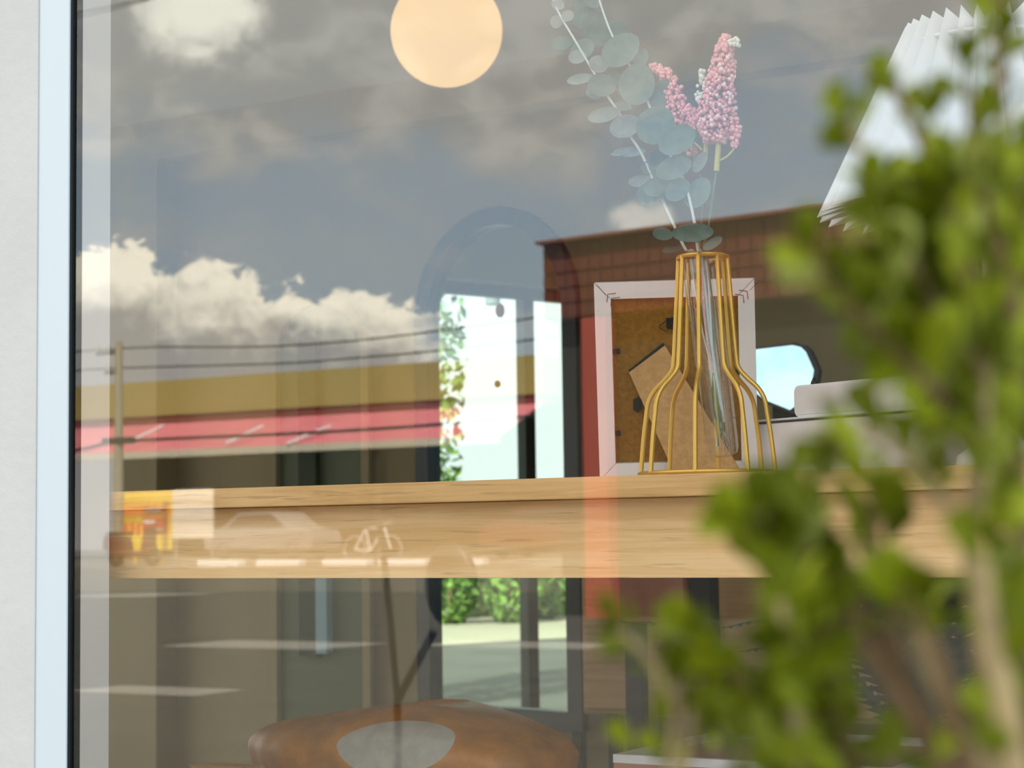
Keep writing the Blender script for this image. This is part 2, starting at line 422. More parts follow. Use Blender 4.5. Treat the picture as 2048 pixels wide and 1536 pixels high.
MB().tube([tb0, tb0+ax*.003, tb0+ax*.010, tb1, tb1+ax*.002], [.010, .0160, .0185, .0215, .0235], 24).obj('glass_tube', m_clear, vase)
rm = MB(); u_ = ax.cross(V((0,1,0))).normalized(); w_ = ax.cross(u_)
rm.ring(tb1+ax*.002, .0235, .0016, 32, 6, u_, w_).obj('tube_rim', m_clear, vase)

# ---- eucalyptus
def leafmesh(rx, ry, cup=.12, n=14):
    vs = [V((0,0,0))]; fs = []
    for ringk in (.5, 1):
        for i in range(n):
            a = 2*PI*i/n; tip = 1 + .08*max(0, math.cos(a))**4
            vs.append(V((rx*ringk*math.cos(a)*tip, ry*ringk*math.sin(a), cup*rx*ringk*ringk)))
    for i in range(n):
        fs.append((0, 1+i, 1+(i+1)%n)); fs.append((1+i, 1+n+i, 1+n+(i+1)%n, 1+(i+1)%n))
    k = len(vs); vs2 = [v + V((0,0,.0005)) for v in vs]
    fs2 = [tuple(k+j for j in reversed(f)) for f in fs]
    rim = [(1+n+i, k+1+n+i, k+1+n+(i+1)%n, 1+n+(i+1)%n) for i in range(n)]
    return vs+vs2, fs+fs2+rim
def leaf_at(name, c, rx, ry, ang, m, parent, tilt=(0,0)):
    vs, fs = leafmesh(rx, ry)
    X = RT*math.cos(ang) + UP*math.sin(ang); Y = -RT*math.sin(ang) + UP*math.cos(ang)
    R = Matrix.Rotation(tilt[0], 3, X) @ Matrix.Rotation(tilt[1], 3, Y)
    X = R @ X; Y = R @ Y; Z = X.cross(Y)
    b = MB(); b.add([c + X*v.x + Y*v.y + Z*v.z for v in vs], fs); b.sm = True
    return b.obj(name, m, parent)
def branch(label, stem_px, ydep, leaves, end):
    P = [at_y(x, y, ydep + dy) for x, y, dy in stem_px] + end
    root = thing('eucalyptus_branch', P[-1], label, 'foliage', 'eucalyptus branches in the wire vase')
    Q = catmull(P, 4)
    MB().tube(Q, [.0012 + .0009*i/len(Q) for i in range(len(Q))], 7).obj('stem', m_estem, root)
    for x, y, rx, ry, a, t, dy in leaves:
        c = at_y(x, y, ydep+dy); s = (c-CP).length/F
        leaf_at('leaf', c, rx*s*1.0, ry*s*1.0, math.radians(a), (m_euc, m_euc2, m_eucd)[t], root, (random.uniform(-.25,.25), random.uniform(-.3,.3)))
def cr(l): return [(1050+x*.2441, y*.2441, rx*.2441, ry*.2441, a, t, dy) for x, y, rx, ry, a, t, dy in l]
tin = [tb1 + ax*.0, tb1 - ax*.10, tb0 + ax*.04]
branch('left eucalyptus branch leaning furthest out, small pale round leaves',
    [(1100,-40,.03),(1107,0,.02),(1121,32,.02),(1152,84,.01),(1183,137,.01),(1216,193,0),(1238,225,0),(1260,271,0),(1282,305,0),(1306,359,0),(1325,400,0),(1348,450,0),(1372,500,0)], .14,
    cr([(270,40,40,55,80,1,.02),(350,130,52,46,20,1,.015),(255,180,52,50,80,1,.02),(300,360,85,62,10,2,.08),(470,410,100,85,35,0,.04),(430,470,75,60,0,1,.03),(600,530,72,80,60,1,-.005),
        (450,652,106,44,8,1,.01),(560,760,60,70,60,1,0),(625,700,112,92,-15,0,-.01),(745,640,62,58,0,0,.01),(645,940,132,60,14,1,-.01),(800,870,35,75,80,1,.01),(815,1040,132,95,24,1,-.01),
        (850,1250,130,42,4,1,0),(760,1262,60,14,3,1,-.01),(940,1482,92,46,8,1,.01),(1010,1380,62,58,-40,0,0)]) +
    [(1283,362,26,12,5,1,.01),(1300,388,28,24,30,0,-.01),(1325,468,20,13,-10,0,0),(1345,497,22,8,12,2,0)], [tin[0]+V((-.004,0,0)), tin[1]+V((-.003,.002,0)), tin[2]+V((-.004,0,0))])
branch('upright eucalyptus branch with the largest grey-green round leaves',
    [(1190,-30,.05),(1205,20,.02),(1225,72,.01),(1250,115,0),(1262,135,0),(1290,190,0),(1300,215,0),(1330,290,0),(1360,345,0),(1374,380,0),(1388,440,0),(1396,500,0)], .12,
    cr([(490,150,110,95,10,2,.15),(600,240,150,130,-30,2,.12),(470,30,90,60,0,2,.18),(760,230,62,80,60,2,.06),(560,10,70,60,0,0,.15),(780,420,168,128,38,0,-.01),(950,482,80,62,70,0,.01),
        (910,700,168,150,70,0,-.015),(1110,770,118,90,65,0,.01),(1060,1030,165,148,40,0,-.02),(1240,1150,160,112,30,0,-.02),(1090,1290,105,70,20,2,0),(1210,1380,152,92,20,0,-.015),
        (1060,1540,95,80,20,0,-.01),(1240,1560,120,85,35,0,-.01),(1430,1330,90,48,60,1,.01)]) +
    [(1383,466,41,19,4,0,-.01),(1425,488,21,10,32,0,-.01),(1345,375,24,22,0,0,0),(1395,388,34,24,60,0,.01),(1330,345,24,16,20,0,.02)], [tin[0]+V((.004,0,0)), tin[1]+V((.003,-.002,0)), tin[2]+V((.004,.002,0))])
# ---- pink astilbe
def spike(name, axis_px, ydep, n, seed, parent, m=m_pink, rb=.0027):
    rnd = random.Random(seed); b = MB()
    pts = [(at_y(x, y, ydep), w) for x, y, w in axis_px]
    for i in range(n):
        t = rnd.random()*(len(pts)-1); k = int(t); f = t-k
        c = pts[k][0].lerp(pts[k+1][0], f); w = (pts[k][1]*(1-f)+pts[k+1][1]*f)*S
        a = rnd.uniform(0, 2*PI); q = w*math.sqrt(rnd.uniform(.15, 1))
        b.ball(c + r0*math.cos(a)*q + hh*math.sin(a)*q + zz*rnd.uniform(-.003,.003), rb*rnd.uniform(.7,1.15), 8, 5)
    o = b.obj(name, m, parent); o['kind'] = 'stuff'; return o
fp = at_y(1434, 345, .135)
fl = thing('pink_astilbe', fp, 'feathery pink astilbe flower spray beside the eucalyptus', 'flower')
st = MB(); st.tube(catmull([at_y(1440,250,.135), at_y(1436,300,.135), at_y(1433,342,.135)], 4), .0034, 8).obj('stem', m_ystem, fl)
MB().tube(catmull([at_y(1433,342,.135), at_y(1424,400,.14), at_y(1415,470,.15), tb1+V((.006,0,0)), tb1-ax*.1+V((.004,.002,0)), tb0+ax*.03+V((.003,0,0))], 5), .0014, 6).obj('stem', m_gstem, fl)
MB().tube(catmull([at_y(1420,240,.14), at_y(1412,290,.14), at_y(1411,318,.14)], 4), .0028, 8).obj('stem', m_ystem, fl)
MB().tube(catmull([at_y(1400,260,.14), at_y(1385,300,.14), at_y(1405,380,.15), tb1], 5), .0011, 6).obj('stem', m_gstem, fl)
MB().tube(catmull([at_y(1480,255,.13), at_y(1472,290,.13), at_y(1455,312,.13), at_y(1437,322,.135)], 5), .0012, 6).obj('stem', m_ystem, fl)
MB().tube(catmull([at_y(1345,230,.14), at_y(1375,270,.14), at_y(1404,300,.14)], 5), .0012, 6).obj('stem', m_ystem, fl)
spike('floret_spike', [(1452,74,6),(1448,100,19),(1446,130,25),(1440,165,30),(1434,200,36),(1434,235,38),(1434,262,32),(1430,282,22)], .135, 900, 1, fl)
spike('floret_spike', [(1306,132,5),(1328,145,16),(1342,170,18),(1354,195,19),(1350,220,20),(1355,250,15)], .14, 320, 2, fl)
spike('floret_spike', [(1372,215,12),(1385,235,18),(1400,250,20),(1415,262,15)], .14, 220, 3, fl)
spike('floret_spike', [(1468,240,8),(1472,262,12),(1466,285,8),(1470,292,6)], .13, 50, 4, fl)
spike('floret_spike', [(1380,290,9),(1384,305,9)], .15, 30, 5, fl)
spike('floret_spike', [(1452,78,8),(1446,130,26),(1440,165,31),(1434,200,37),(1434,240,38),(1432,285,22)], .133, 170, 8, fl, m_pink2, .0026)
spike('pale_florets', [(1462,78,8),(1474,90,9)], .128, 22, 6, fl, m_pale, .003)
spike('pale_florets', [(1402,145,6),(1408,160,7),(1400,180,8),(1396,205,8)], .128, 40, 7, fl, m_pale, .0028)

for k, (dx, dy, m_) in enumerate(((-.011,.002,m_pale),(-.007,-.004,m_gstem),(.009,.003,m_pale),(.012,-.003,m_gstem),(.0,.006,m_pink),(-.002,-.006,m_ystem))):
    MB().tube(catmull([tb1+V((dx,dy,.0)), tb1-ax*.09+V((dx*.6,-dy,0)), tb0+ax*.06+V((-dx*.4,dy,0)), tb0+ax*.012+V((dx*.7,dy*.5,0))], 5), .0011, 6).obj('stem', m_, fl)

# ---- picture frame seen from behind
th = math.radians(24)
Rr = V((math.cos(th), math.sin(th), 0)); Nn = V((math.sin(th), -math.cos(th), 0))
tl = math.radians(11)
Uu = zz*math.cos(tl) + Nn*math.sin(tl); Oo = Nn*math.cos(tl) - zz*math.sin(tl)     # Oo: out of the back towards the street
bl = at_y(1200, 957, .335); bl.z = zs + .0045
brr = None
def proj(p):
    d = p - CP; w = d.dot(FW); return 1024 + F*d.dot(RT)/w, 768 - F*d.dot(UP)/w
wdt = .20
for _ in range(20):
    x = proj(bl + Rr*wdt)[0]; wdt *= (1517-proj(bl)[0])/(x-proj(bl)[0])
hgt = .24
for _ in range(20):
    y = proj(bl + Uu*hgt)[1]; hgt *= (proj(bl)[1]-566)/(proj(bl)[1]-y)
pf = thing('picture_frame', bl + Rr*wdt/2, 'white picture frame standing with its brown back and easel strut to the window', 'picture frame')
rw = .0215
def fq(u, v, o=0): return bl + Rr*u + Uu*v + Oo*o
def rail(a, b, c_, d):
    MB().prism([fq(*a, -.016), fq(*b, -.016), fq(*c_, -.016), fq(*d, -.016)], Oo*.020).obj('frame_rail', m_white, pf, bevel=.0006)
g_ = .0003
rail((g_, 0), (wdt-g_, 0), (wdt-rw-g_, rw), (rw+g_, rw)); rail((g_, hgt), (wdt-g_, hgt), (wdt-rw-g_, hgt-rw), (rw+g_, hgt-rw))
rail((0, g_), (0, hgt-g_), (rw, hgt-rw-g_), (rw, rw+g_)); rail((wdt, g_), (wdt, hgt-g_), (wdt-rw, hgt-rw-g_), (wdt-rw, rw+g_))
MB().obox(fq(rw-.002, rw-.002, -.009), Rr*(wdt-2*rw+.004), Uu*(hgt-2*rw+.004), Oo*.003).obj('backboard', m_board, pf)
def pfloc(px, py):      # picture -> back plane coordinates
    d = ray(px, py); t = (bl - CP).dot(Oo)/d.dot(Oo); q = CP + d*t - bl; return q.dot(Rr), q.dot(Uu)
def pq(px, py, o): u, v = pfloc(px, py); return fq(u, v, o)
# strut
MB().prism([pq(1258,745,-.003), pq(1330,691,-.003), pq(1478,925,.045), pq(1352,938,.048)], Oo*.003).obj('easel_strut', m_mdf, pf, bevel=.0004)
MB().prism([pq(1257,741,-.005), pq(1326,686,-.005), pq(1329,691,-.005), pq(1260,746,-.005)], Oo*.004).obj('strut_hinge', m_black, pf)
for x, y in ((1232,703),(1233,867)):
    MB().prism([pq(x-8,y-5,-.006), pq(x+7,y-5,-.006), pq(x+8,y+5,-.006), pq(x-8,y+5,-.006)], Oo*.003).obj('turn_tab', m_black, pf, bevel=.0004)
for x, y in ((1478,744),):
    MB().prism([pq(x-8,y-5,-.006), pq(x+7,y-5,-.006), pq(x+8,y+5,-.006), pq(x-8,y+5,-.006)], Oo*.003).obj('turn_tab', m_black, pf, bevel=.0004)
hg = MB().prism([pq(1332,637,-.006), pq(1348,635,-.006), pq(1360,642,-.006), pq(1360,655,-.006), pq(1348,660,-.006), pq(1333,657,-.006)], Oo*.002).obj('hanger_plate', m_black, pf)
MB().tube([pq(1334,640,-.002), pq(1319,652,-.002), pq(1319,656,-.002), pq(1332,663,-.002), pq(1338,658,-.002)], .0006, 6).obj('hanger_ring', m_black, pf)
hp = MB().prism([pq(1266,800,-.006), pq(1276,795,-.006), pq(1284,802,-.006), pq(1284,818,-.006), pq(1276,826,-.006), pq(1266,820,-.006)], Oo*.003).obj('hanger_plate', m_black, pf)
for (x, y, sx_) in ((1216, 588, 1), (1494, 582, -1)):
    for k in (0, 1):
        q0 = x + sx_*8*k; r_ = y + 8*k
        MB().tube([pq(q0-2*sx_, r_+16, .0042), pq(q0, r_, .0042), pq(q0+sx_*16, r_-2, .0042)], .0005, 5).obj('corner_nail', m_black, pf)
MB().tube([pq(1194, 569, .0041), pq(1212, 590, .0041)], .0003, 4).obj('mitre_line', m_dark, pf)
MB().tube([pq(1519, 560, .0041), pq(1500, 580, .0041)], .0003, 4).obj('mitre_line', m_dark, pf)

# ---- white box with rounded panel
ph = math.radians(-22)
Bx = V((math.cos(ph), math.sin(ph), 0)); By = V((-math.sin(ph), math.cos(ph), 0))
b0 = at_y(1484, 943, .445); b0.z = zs
def ext(px, p, d):          # how far from p along d until the picture column px
    t = .1
    for _ in range(30):
        e = proj(p + d*t)[0]-px; t -= e/((proj(p+d*(t+.001))[0]-proj(p+d*t)[0])/.001)
    return t
bt = ext(1872, b0, Bx); bh = .058
for _ in range(20):
    bh *= (proj(b0)[1]-851)/(proj(b0)[1]-proj(b0+zz*bh)[1])
wb = thing('white_box', b0 + Bx*bt/2, 'low white box on the counter with a raised rounded panel, half behind the shrub', 'box')
MB().obox(b0, Bx*bt, By*.10, zz*bh).obj('body', m_whitebox, wb, bevel=.002)
MB().obox(b0 + zz*(bh+.0002) - Bx*.001 - By*.001, Bx*(bt+.002), By*.102, zz*.0022).obj('lid_edge', m_dark, wb)
MB().obox(b0 + zz*(bh+.0026) + By*.002, Bx*bt, By*.095, zz*.003).obj('lid', m_white, wb, bevel=.001)
t0_ = ext(1576, b0+zz*bh, Bx); t1_ = ext(1832, b0+zz*bh, Bx); ph_ = .041
def rrect(o, X, Y, w, h, r, n=6):
    pts = []
    for cx, cy, a0 in ((w-r, h-r, 0), (r, h-r, PI/2), (r, r, PI), (w-r, r, 1.5*PI)):
        for i in range(n+1):
            a = a0 + PI/2*i/n; pts.append(o + X*(cx+r*math.cos(a)) + Y*(cy+r*math.sin(a)))
    return pts
ob = b0 + Bx*t0_ + zz*(bh+.006) + By*.012
MB().prism(rrect(ob, Bx, zz, t1_-t0_, ph_, .009), By*.022).obj('raised_panel', m_white, wb, bevel=.0008)
MB().prism(rrect(ob + Bx*.0035+zz*.003-By*.0012, Bx, zz, t1_-t0_-.007, ph_-.006, .007), By*.002).obj('panel_face', m_whitebox, wb, bevel=.0004)
k0 = ob + Bx*.022 + zz*ph_ + By*.008
MB().prism([k0, k0+Bx*.010, k0+Bx*.009+zz*.004, k0+Bx*.006+zz*.005, k0+Bx*.005+zz*.009, k0+Bx*.002+zz*.005], By*.004).obj('clip', m_black, wb)

# ---- pleated table lamp
lc = at_y(1992, 700, .30); lc.z = zs
Sl = (lc - CP).dot(FW)/F
zlb = at_y(1992, 421, .30).z; zlt = at_y(1992, 62, .30).z
Rb, Rt_ = 348*Sl, 178*Sl
lamp = thing('table_lamp', lc, 'white pleated paper table lamp standing behind the shrub', 'lamp')
NP = 32; pm = MB(); vs = []; lev = 6
for j in range(lev):
    t = j/(lev-1); R_ = Rb + (Rt_-Rb)*t; z = zlb + (zlt-zlb)*t
    for i in range(NP*2):
        a = PI*i/NP; dep = (.036*(1-t)+.024*t) * (0 if i % 2 else 1)
        vs.append(V((lc.x + (R_-.034+.95*dep)*math.cos(a), lc.y + (R_-.034+.95*dep)*math.sin(a), z + (.012*t if i % 2 == 0 else 0) + (.010*(1-t) if i % 2 else 0))))
n2 = NP*2
pm.add(vs, [(j*n2+i, j*n2+(i+1)%n2, (j+1)*n2+(i+1)%n2, (j+1)*n2+i) for j in range(lev-1) for i in range(n2)])
sh = pm.obj('lamp_shade', m_paper, lamp); sm_ = sh.modifiers.new('thickness', 'SOLIDIFY'); sm_.thickness = .0008
pts_ = [V((lc.x+(Rt_-.006)*math.cos(2*PI*i/60), lc.y+(Rt_-.006)*math.sin(2*PI*i/60), zlt-.017)) for i in range(60)]
cd = MB().ring(V((lc.x, lc.y, zlt-.018)), Rt_-.010, .0022, 60, 6).obj('cord_ring', m_white, lamp)
MB().lathe([(.048,0),(.05,.008),(.048,.018),(.03,.03),(.016,.05),(.013,.12),(.013,zlb-zs+.06)], (lc.x, lc.y, zs), 32).obj('lamp_base', m_whitebox, lamp)
MB().lathe([(.014,0),(.016,.01),(.016,.05),(.03,.08),(.034,.11),(.02,.14)], (lc.x, lc.y, zlb+.04), 20).obj('bulb', m_white, lamp)

# ================================================================== INSIDE THE ROOM
# ---- globe pendant
gc = at_d(893, 62, 4.6); gr = 112/F*4.6
gl_ = thing('globe_pendant', V((gc.x, gc.y, CZ)), 'round opal glass globe pendant glowing warm yellow', 'ceiling light')
gb = MB().ball(gc, gr, 40, 24).obj('globe', m_globe, gl_)
MB().lathe([(.03,0),(.032,.03),(.02,.045)], (gc.x, gc.y, gc.z+gr-.006), 20).obj('cap', m_black, gl_)
if gc.z+gr+.04 < CZ: MB().tube([(gc.x,gc.y,gc.z+gr+.03),(gc.x,gc.y,CZ)], .003, 6).obj('cord', m_cord, gl_)

# ---- arched mirror
def arch(o, X, Z, w, h, n=24):           # arch outline, o = bottom left
    r = w/2; pts = [o, o + X*w]
    for i in range(n+1):
        a = PI*i/n; pts.append(o + X*(r + r*math.cos(a)) + Z*(h - r + r*math.sin(a)))
    return pts
dl = math.radians(11)                     # the mirror stands turned towards the glazed side wall
Mx = V((math.cos(dl), math.sin(dl), 0)); Mn = V((math.sin(dl), -math.cos(dl), 0))
ml = at_y(873, 1405, YB-.17); 
Mx = V((math.cos(-dl), math.sin(-dl), 0)); Mn = V((math.sin(-dl), -math.cos(-dl), 0))
mw = ext(1148, ml, Mx)
mtop = .8
for _ in range(20):
    mtop *= (proj(ml+Mx*mw/2)[1]-452)/(proj(ml+Mx*mw/2)[1]-proj(ml+Mx*mw/2+zz*mtop)[1])
ar = thing('arched_mirror', V((ml.x, ml.y, 0)) + Mx*mw/2, 'tall arched standing mirror in a dark frame, full of bright daylight', 'mirror')
MB().prism(arch(ml, Mx, zz, mw, mtop), -Mn*.006).obj('mirror_glass', m_mirror, ar)
fw_ = .052; oA = arch(ml - Mx*fw_ - zz*fw_, Mx, zz, mw+2*fw_, mtop+2*fw_, 24); iA = arch(ml - zz*.0, Mx, zz, mw, mtop, 24)
fb = MB(); n_ = len(oA); dd = Mn*.028
allv = [p for p in oA] + [p for p in iA] + [p + dd for p in oA] + [p + dd for p in iA]
fs = []
for i in range(n_):
    j = (i+1) % n_
    fs += [(i, j, n_+j, n_+i), (2*n_+i, 3*n_+i, 3*n_+j, 2*n_+j), (i, 2*n_+i, 2*n_+j, j), (n_+i, n_+j, 3*n_+j, 3*n_+i)]
fb.add(allv, fs).obj('mirror_frame', m_mframe, ar, smooth=False)
for k in (0, 1):
    q = ml + Mx*(k*mw) - zz*fw_
    MB().obox(V((q.x-.015, q.y, 0)) - Mn*.01, V((.03,0,0)), -Mn*.03 if False else V((0,.03,0)), zz*(q.z+.3)).obj('leg', m_dark, ar)
def onmir(px, py, o=.002):
    d = ray(px, py); n = Mn; return CP + d*((ml-CP).dot(n)/d.dot(n)) + n*o
m_stick = mat('orange_sticker', (.50, .20, .07), .6)
for cx, cy, rx, ry in ((1000,621,8,14),(995,768,5,7),(912,862,5,8)):
    MB().prism([onmir(cx+rx*math.cos(2*PI*i/14), cy+ry*math.sin(2*PI*i/14)) for i in range(14)], Mn*.001).obj('leaf_sticker', m_stick, ar)
for a, b, c_, d in ((892,655,896,672),(902,648,904,668),(914,646,912,666),(924,652,916,670),(895,678,918,684)):
    MB().tube([onmir(a, b, .003), onmir(c_, d, .003)], .0012, 5).obj('sun_ray_mark', m_cap, ar)
# plane of the mirror, for the things it shows
def mm(p): return p - Mn*(2*(p-ml).dot(Mn))
def mv(px, py, D): return mm(at_d(px, py, D))       # real place of something seen in the mirror at axis distance D

# post of the glazed side wall, as the mirror shows it
pp = None
d_ = (at_d(1052, 800, 1)-CP); 
o1 = mm(CP); dirm = (mm(CP+d_) - o1)
tpost = (XW-.10 - o1.x)/dirm.x; ppst = o1 + dirm*tpost
MB().box((XW-.13, ppst.y-.028, .05), (XW-.07, ppst.y+.028, 2.20)).obj('post', m_dark, w2)
print('post', ppst, 'dirm', dirm)
# ceiling spot seen in the mirror
dsp = ray(985, 565); dm = (mm(CP+dsp)-o1); 
tz = (CZ-.02 - o1.z)/dm.z; psp = o1 + dm*tz
print('spot', psp)
cs = thing('ceiling_spot', V((psp.x, psp.y, CZ)), 'short white cylinder spotlight on the ceiling', 'ceiling light')
MB().lathe([(.04,0),(.042,.004),(.042,.14),(.042,.145)], (psp.x, psp.y, CZ-.145), 24).obj('housing', m_cap, cs)

# ---- arched doorway in the back wall
dr = thing('door_1', V((at_y(600,1300,YB-.02).x, YB, 0)), 'narrow arched doorway in the back wall with a sage green surround', None, None, 'structure')
def bp(px, py, o=0): p = at_y(px, py, YB-.02-o); return p
dL = bp(545, 1000).x; dR = bp(745, 1000).x; dT = bp(640, 590).z; dW = dR-dL
oo = V((dL, YB-.02, .0)); A1 = arch(oo, V((1,0,0)), zz, dW, dT); A2 = arch(oo+V((.03,0,0)), V((1,0,0)), zz, dW-.06, dT-.03)
db = MB(); n_ = len(A1); dd = V((0,-.02,0)); fs = []
for i in range(n_):
    j = (i+1) % n_
    fs += [(i, j, n_+j, n_+i), (2*n_+i, 3*n_+i, 3*n_+j, 2*n_+j), (i, 2*n_+i, 2*n_+j, j), (n_+i, n_+j, 3*n_+j, 3*n_+i)]
db.add(A1 + A2 + [p+dd for p in A1] + [p+dd for p in A2], fs).obj('door_frame', m_room, dr, smooth=False)
MB().prism(arch(oo+V((.03,.012,0)), V((1,0,0)), zz, dW-.06, dT-.03), V((0,-.01,0))).obj('door_leaf', m_sage, dr)
xx0 = bp(607,1200).x; xx1 = bp(642,1200).x; xx2 = bp(664,1200).x; zlow = bp(620,1312).z
MB().box((xx0, YB-.045, zlow), (xx1, YB-.018, bp(620,660).z)).obj('dark_panel', m_dgreen, dr)
MB().box((xx1, YB-.05, zlow+.01), (xx2, YB-.018, bp(655,1120).z)).obj('blue_edge', m_blue, dr)

# ---- small rounded mirror deeper in the room (mint daylight behind the frame)
sm0 = at_y(1508, 800, 2.2)
rmn = thing('stand_mirror', sm0, 'small rounded mirror glimpsed between the picture frame and the white box', 'mirror')
rdv = ray(1560, 750).normalized(); nmm = (V((.15,-.90,.25)).normalized()-rdv).normalized()
def onm(x, y): d = ray(x, y); return CP + d*((sm0-CP).dot(nmm)/d.dot(nmm))
q4 = [onm(x, y) for x, y in ((1470,712),(1500,700),(1585,690),(1602,694),(1612,704),(1628,740),(1620,790),(1580,820),(1530,800),(1490,770))]
MB().prism(q4, V((0,.01,0))).obj('mirror_glass', m_mirror, rmn)
ctr = sum(q4, V())/len(q4); q5 = [ctr+(p-ctr)*1.10+V((0,.011,0)) for p in q4]
MB().prism(q5, V((0,.02,0))).obj('mirror_frame', m_mframe, rmn)
MB().box((ctr.x-.03, 2.24, 0), (ctr.x+.03, 2.28, ctr.z)).obj('stand', m_dark, rmn)

# ---- table with leather cushion
ty = .62
zt_ = at_y(450, 1640, ty-.1).z
tx0 = at_y(380, 1530, ty-.10).x; tx1 = at_y(1110, 1530, ty-.1).x
tb = thing('side_table', V(((tx0+tx1)/2, ty+.1, 0)), 'low pale wooden table under the leather cushion', 'table')
MB().box((tx0, ty-.10, zt_-.03), (tx1, ty+.35, zt_)).obj('table_top', m_oak, tb, bevel=.002)
for qx in (tx0+.03, tx1-.07):
    for qy in (ty-.07, ty+.28): MB().box((qx, qy, 0), (qx+.04, qy+.04, zt_-.03)).obj('leg', m_oak, tb)
# cushion: broad flattened roll with folds
c0 = at_y(795, 1536, ty+.06); c0.z = zt_
sA = (at_y(1095,1490,ty+.03)-at_y(490,1490,ty+.03)).length/2
HH = at_y(795,1412,ty+.06).z - zt_
def cus(a, b):           # a: around the plan, b: from bottom 0 to top 1
    e = .72
    cxx = math.copysign(abs(math.cos(a))**e, math.cos(a)); cyy = math.copysign(abs(math.sin(a))**e, math.sin(a))
    rr = max(0, 1-abs(2*b-1)**2.6)**.5 * (.90 + .10*min(1,b*1.6))
    z = HH*b
    x = cxx*sA*rr; y = cyy*.15*rr
    f = .008*math.sin(9*a+1.2)*math.sin(PI*b) + .005*math.sin(17*a+6*b) * math.sin(PI*b)
    z += .010*math.sin(2.2*x/sA*2+.8)*b
    return V((c0.x, c0.y+.04, zt_+.001)) + V((x*(1+f), y*(1+2.5*f), z))
cb = MB(); na, nb_ = 96, 28
vs = [cus(2*PI*i/na, j/nb_) for j in range(1, nb_) for i in range(na)]
L_ = nb_-1
fs = [(j*na+i, j*na+(i+1)%na, (j+1)*na+(i+1)%na, (j+1)*na+i) for j in range(L_-1) for i in range(na)] + [tuple(range(na-1,-1,-1)), tuple(range((L_-1)*na, L_*na))]
cb.add(vs, fs); cb.sm = True
cu = thing('leather_cushion', V((c0.x, c0.y+.04, zt_)), 'caramel brown leather cushion with a pale oval patch, on the low table', 'cushion')
cb.obj('cushion_body', m_leather, cu)
# patch: lies on the front of the cushion
def nearest_front(px, py):
    # walk down the picture ray and stop at the cushion's front surface
    best = None
    for i in range(na//2, na):
        for j in range(1, nb_):
            p = vs[(j-1)*na+i]
            e = proj(p); d = (e[0]-px)**2+(e[1]-py)**2
            if best is None or d < best[0]: best = (d, p)
    return best[1]
from mathutils.bvhtree import BVHTree
bv = BVHTree.FromPolygons(vs, fs)
pv = [];
def hit(px, py):
    d = ray(px, py).normalized(); h = bv.ray_cast(CP, d)
    return (h[0], h[1]) if h[0] is not None else (nearest_front(px, py), -d)
pc = (792, 1488); nr, ns = 5, 40; pa = []
for k in range(nr+1):
    for i in range(ns):
        a = 2*PI*i/ns; rx = 118*(1+.04*math.sin(3*a)); ry = 46 if math.sin(a) > 0 else 62
        x = pc[0]+rx*k/nr*math.cos(a); y = pc[1]-(ry*k/nr*math.sin(a)+.10*(k/nr)*rx*math.cos(a)*.8)
        p, nn = hit(x, y); pa.append(p + (CP-p).normalized()*(.0035*(1-(k/nr)**6) + .0005))
pb = MB().add(pa, [(k*ns+i, k*ns+(i+1)%ns, (k+1)*ns+(i+1)%ns, (k+1)*ns+i) for k in range(nr) for i in range(ns)]); pb.sm = True
pb.obj('oval_patch', m_suede, cu)

# small pale wooden box on the same table
xb0 = at_y(396, 1530, ty-.08).x; zb0 = at_y(430, 1528, ty-.08).z
wbx = thing('wooden_box', V((xb0+.05, ty-.04, zt_)), 'small pale wooden box at the left end of the low table, its rim just showing', 'box')
MB().box((xb0, ty-.098, zt_+.0005), (xb0+.115, ty-.058, zb0-.004)).obj('body', m_oak2, wbx, bevel=.001)
MB().box((xb0-.002, ty-.10, zb0-.004), (xb0+.117, ty-.056, zb0)).obj('rim', m_oak, wbx, bevel=.0006)

# ---- pale rimmed tray table at the lower right and armchair
ry_ = .55
z3 = at_y(1300, 1512, ry_).z; x3 = at_y(1226, 1512, ry_).x
t3 = thing('tray_table', V((x3+.3, ry_+.2, 0)), 'small wooden tray table with a pale rim behind the shrub', 'table')
MB().box((x3, ry_, z3-.045), (x3+.42, ry_+.38, z3-.012)).obj('table_top', m_tan, t3, bevel=.002)
rb_ = MB()
for lo, hi in (((x3, ry_, z3-.012), (x3+.42, ry_+.012, z3)), ((x3, ry_+.368, z3-.012), (x3+.42, ry_+.38, z3)), ((x3, ry_+.012, z3-.012), (x3+.012, ry_+.368, z3)), ((x3+.408, ry_+.012, z3-.012), (x3+.42, ry_+.368, z3))):
    rb_.box(lo, hi)
rb_.obj('rim', m_white, t3)
for qx in (x3+.02, x3+.37):
    for qy in (ry_+.02, ry_+.33): MB().box((qx, qy, 0), (qx+.03, qy+.03, z3-.045)).obj('leg', m_tan, t3)
# sideboard against the back wall
sy = YB-.60; sl_ = at_y(1165, 1300, sy).x; sr_ = at_y(1990, 1300, sy).x; st_ = at_y(1400, 1128, sy).z; sb_ = at_y(1200, 1428, sy).z
sbd = thing('sideboard', V(((sl_+sr_)/2, sy+.2, 0)), 'long tan wooden sideboard on slim dark legs against the back wall', 'cabinet')
MB().box((sl_, sy, sb_), (sr_, sy+.42, st_)).obj('body', m_sbwood, sbd, bevel=.004)
nd = 4; dw = (sr_-sl_)/nd
for i in range(nd):
    dd_ = MB().box((sl_+i*dw+.012, sy-.016, sb_+.015), (sl_+(i+1)*dw-.012, sy-.001, st_-.03)).obj('door', m_sbwood, sbd, bevel=.003)
    hx = sl_+(i+1)*dw-.05 if i % 2 == 0 else sl_+i*dw+.05
    h_ = MB().ball((hx, sy-.027, (sb_+st_)/2+.05), .011, 10, 6).obj('knob', m_dark); h_.parent = dd_
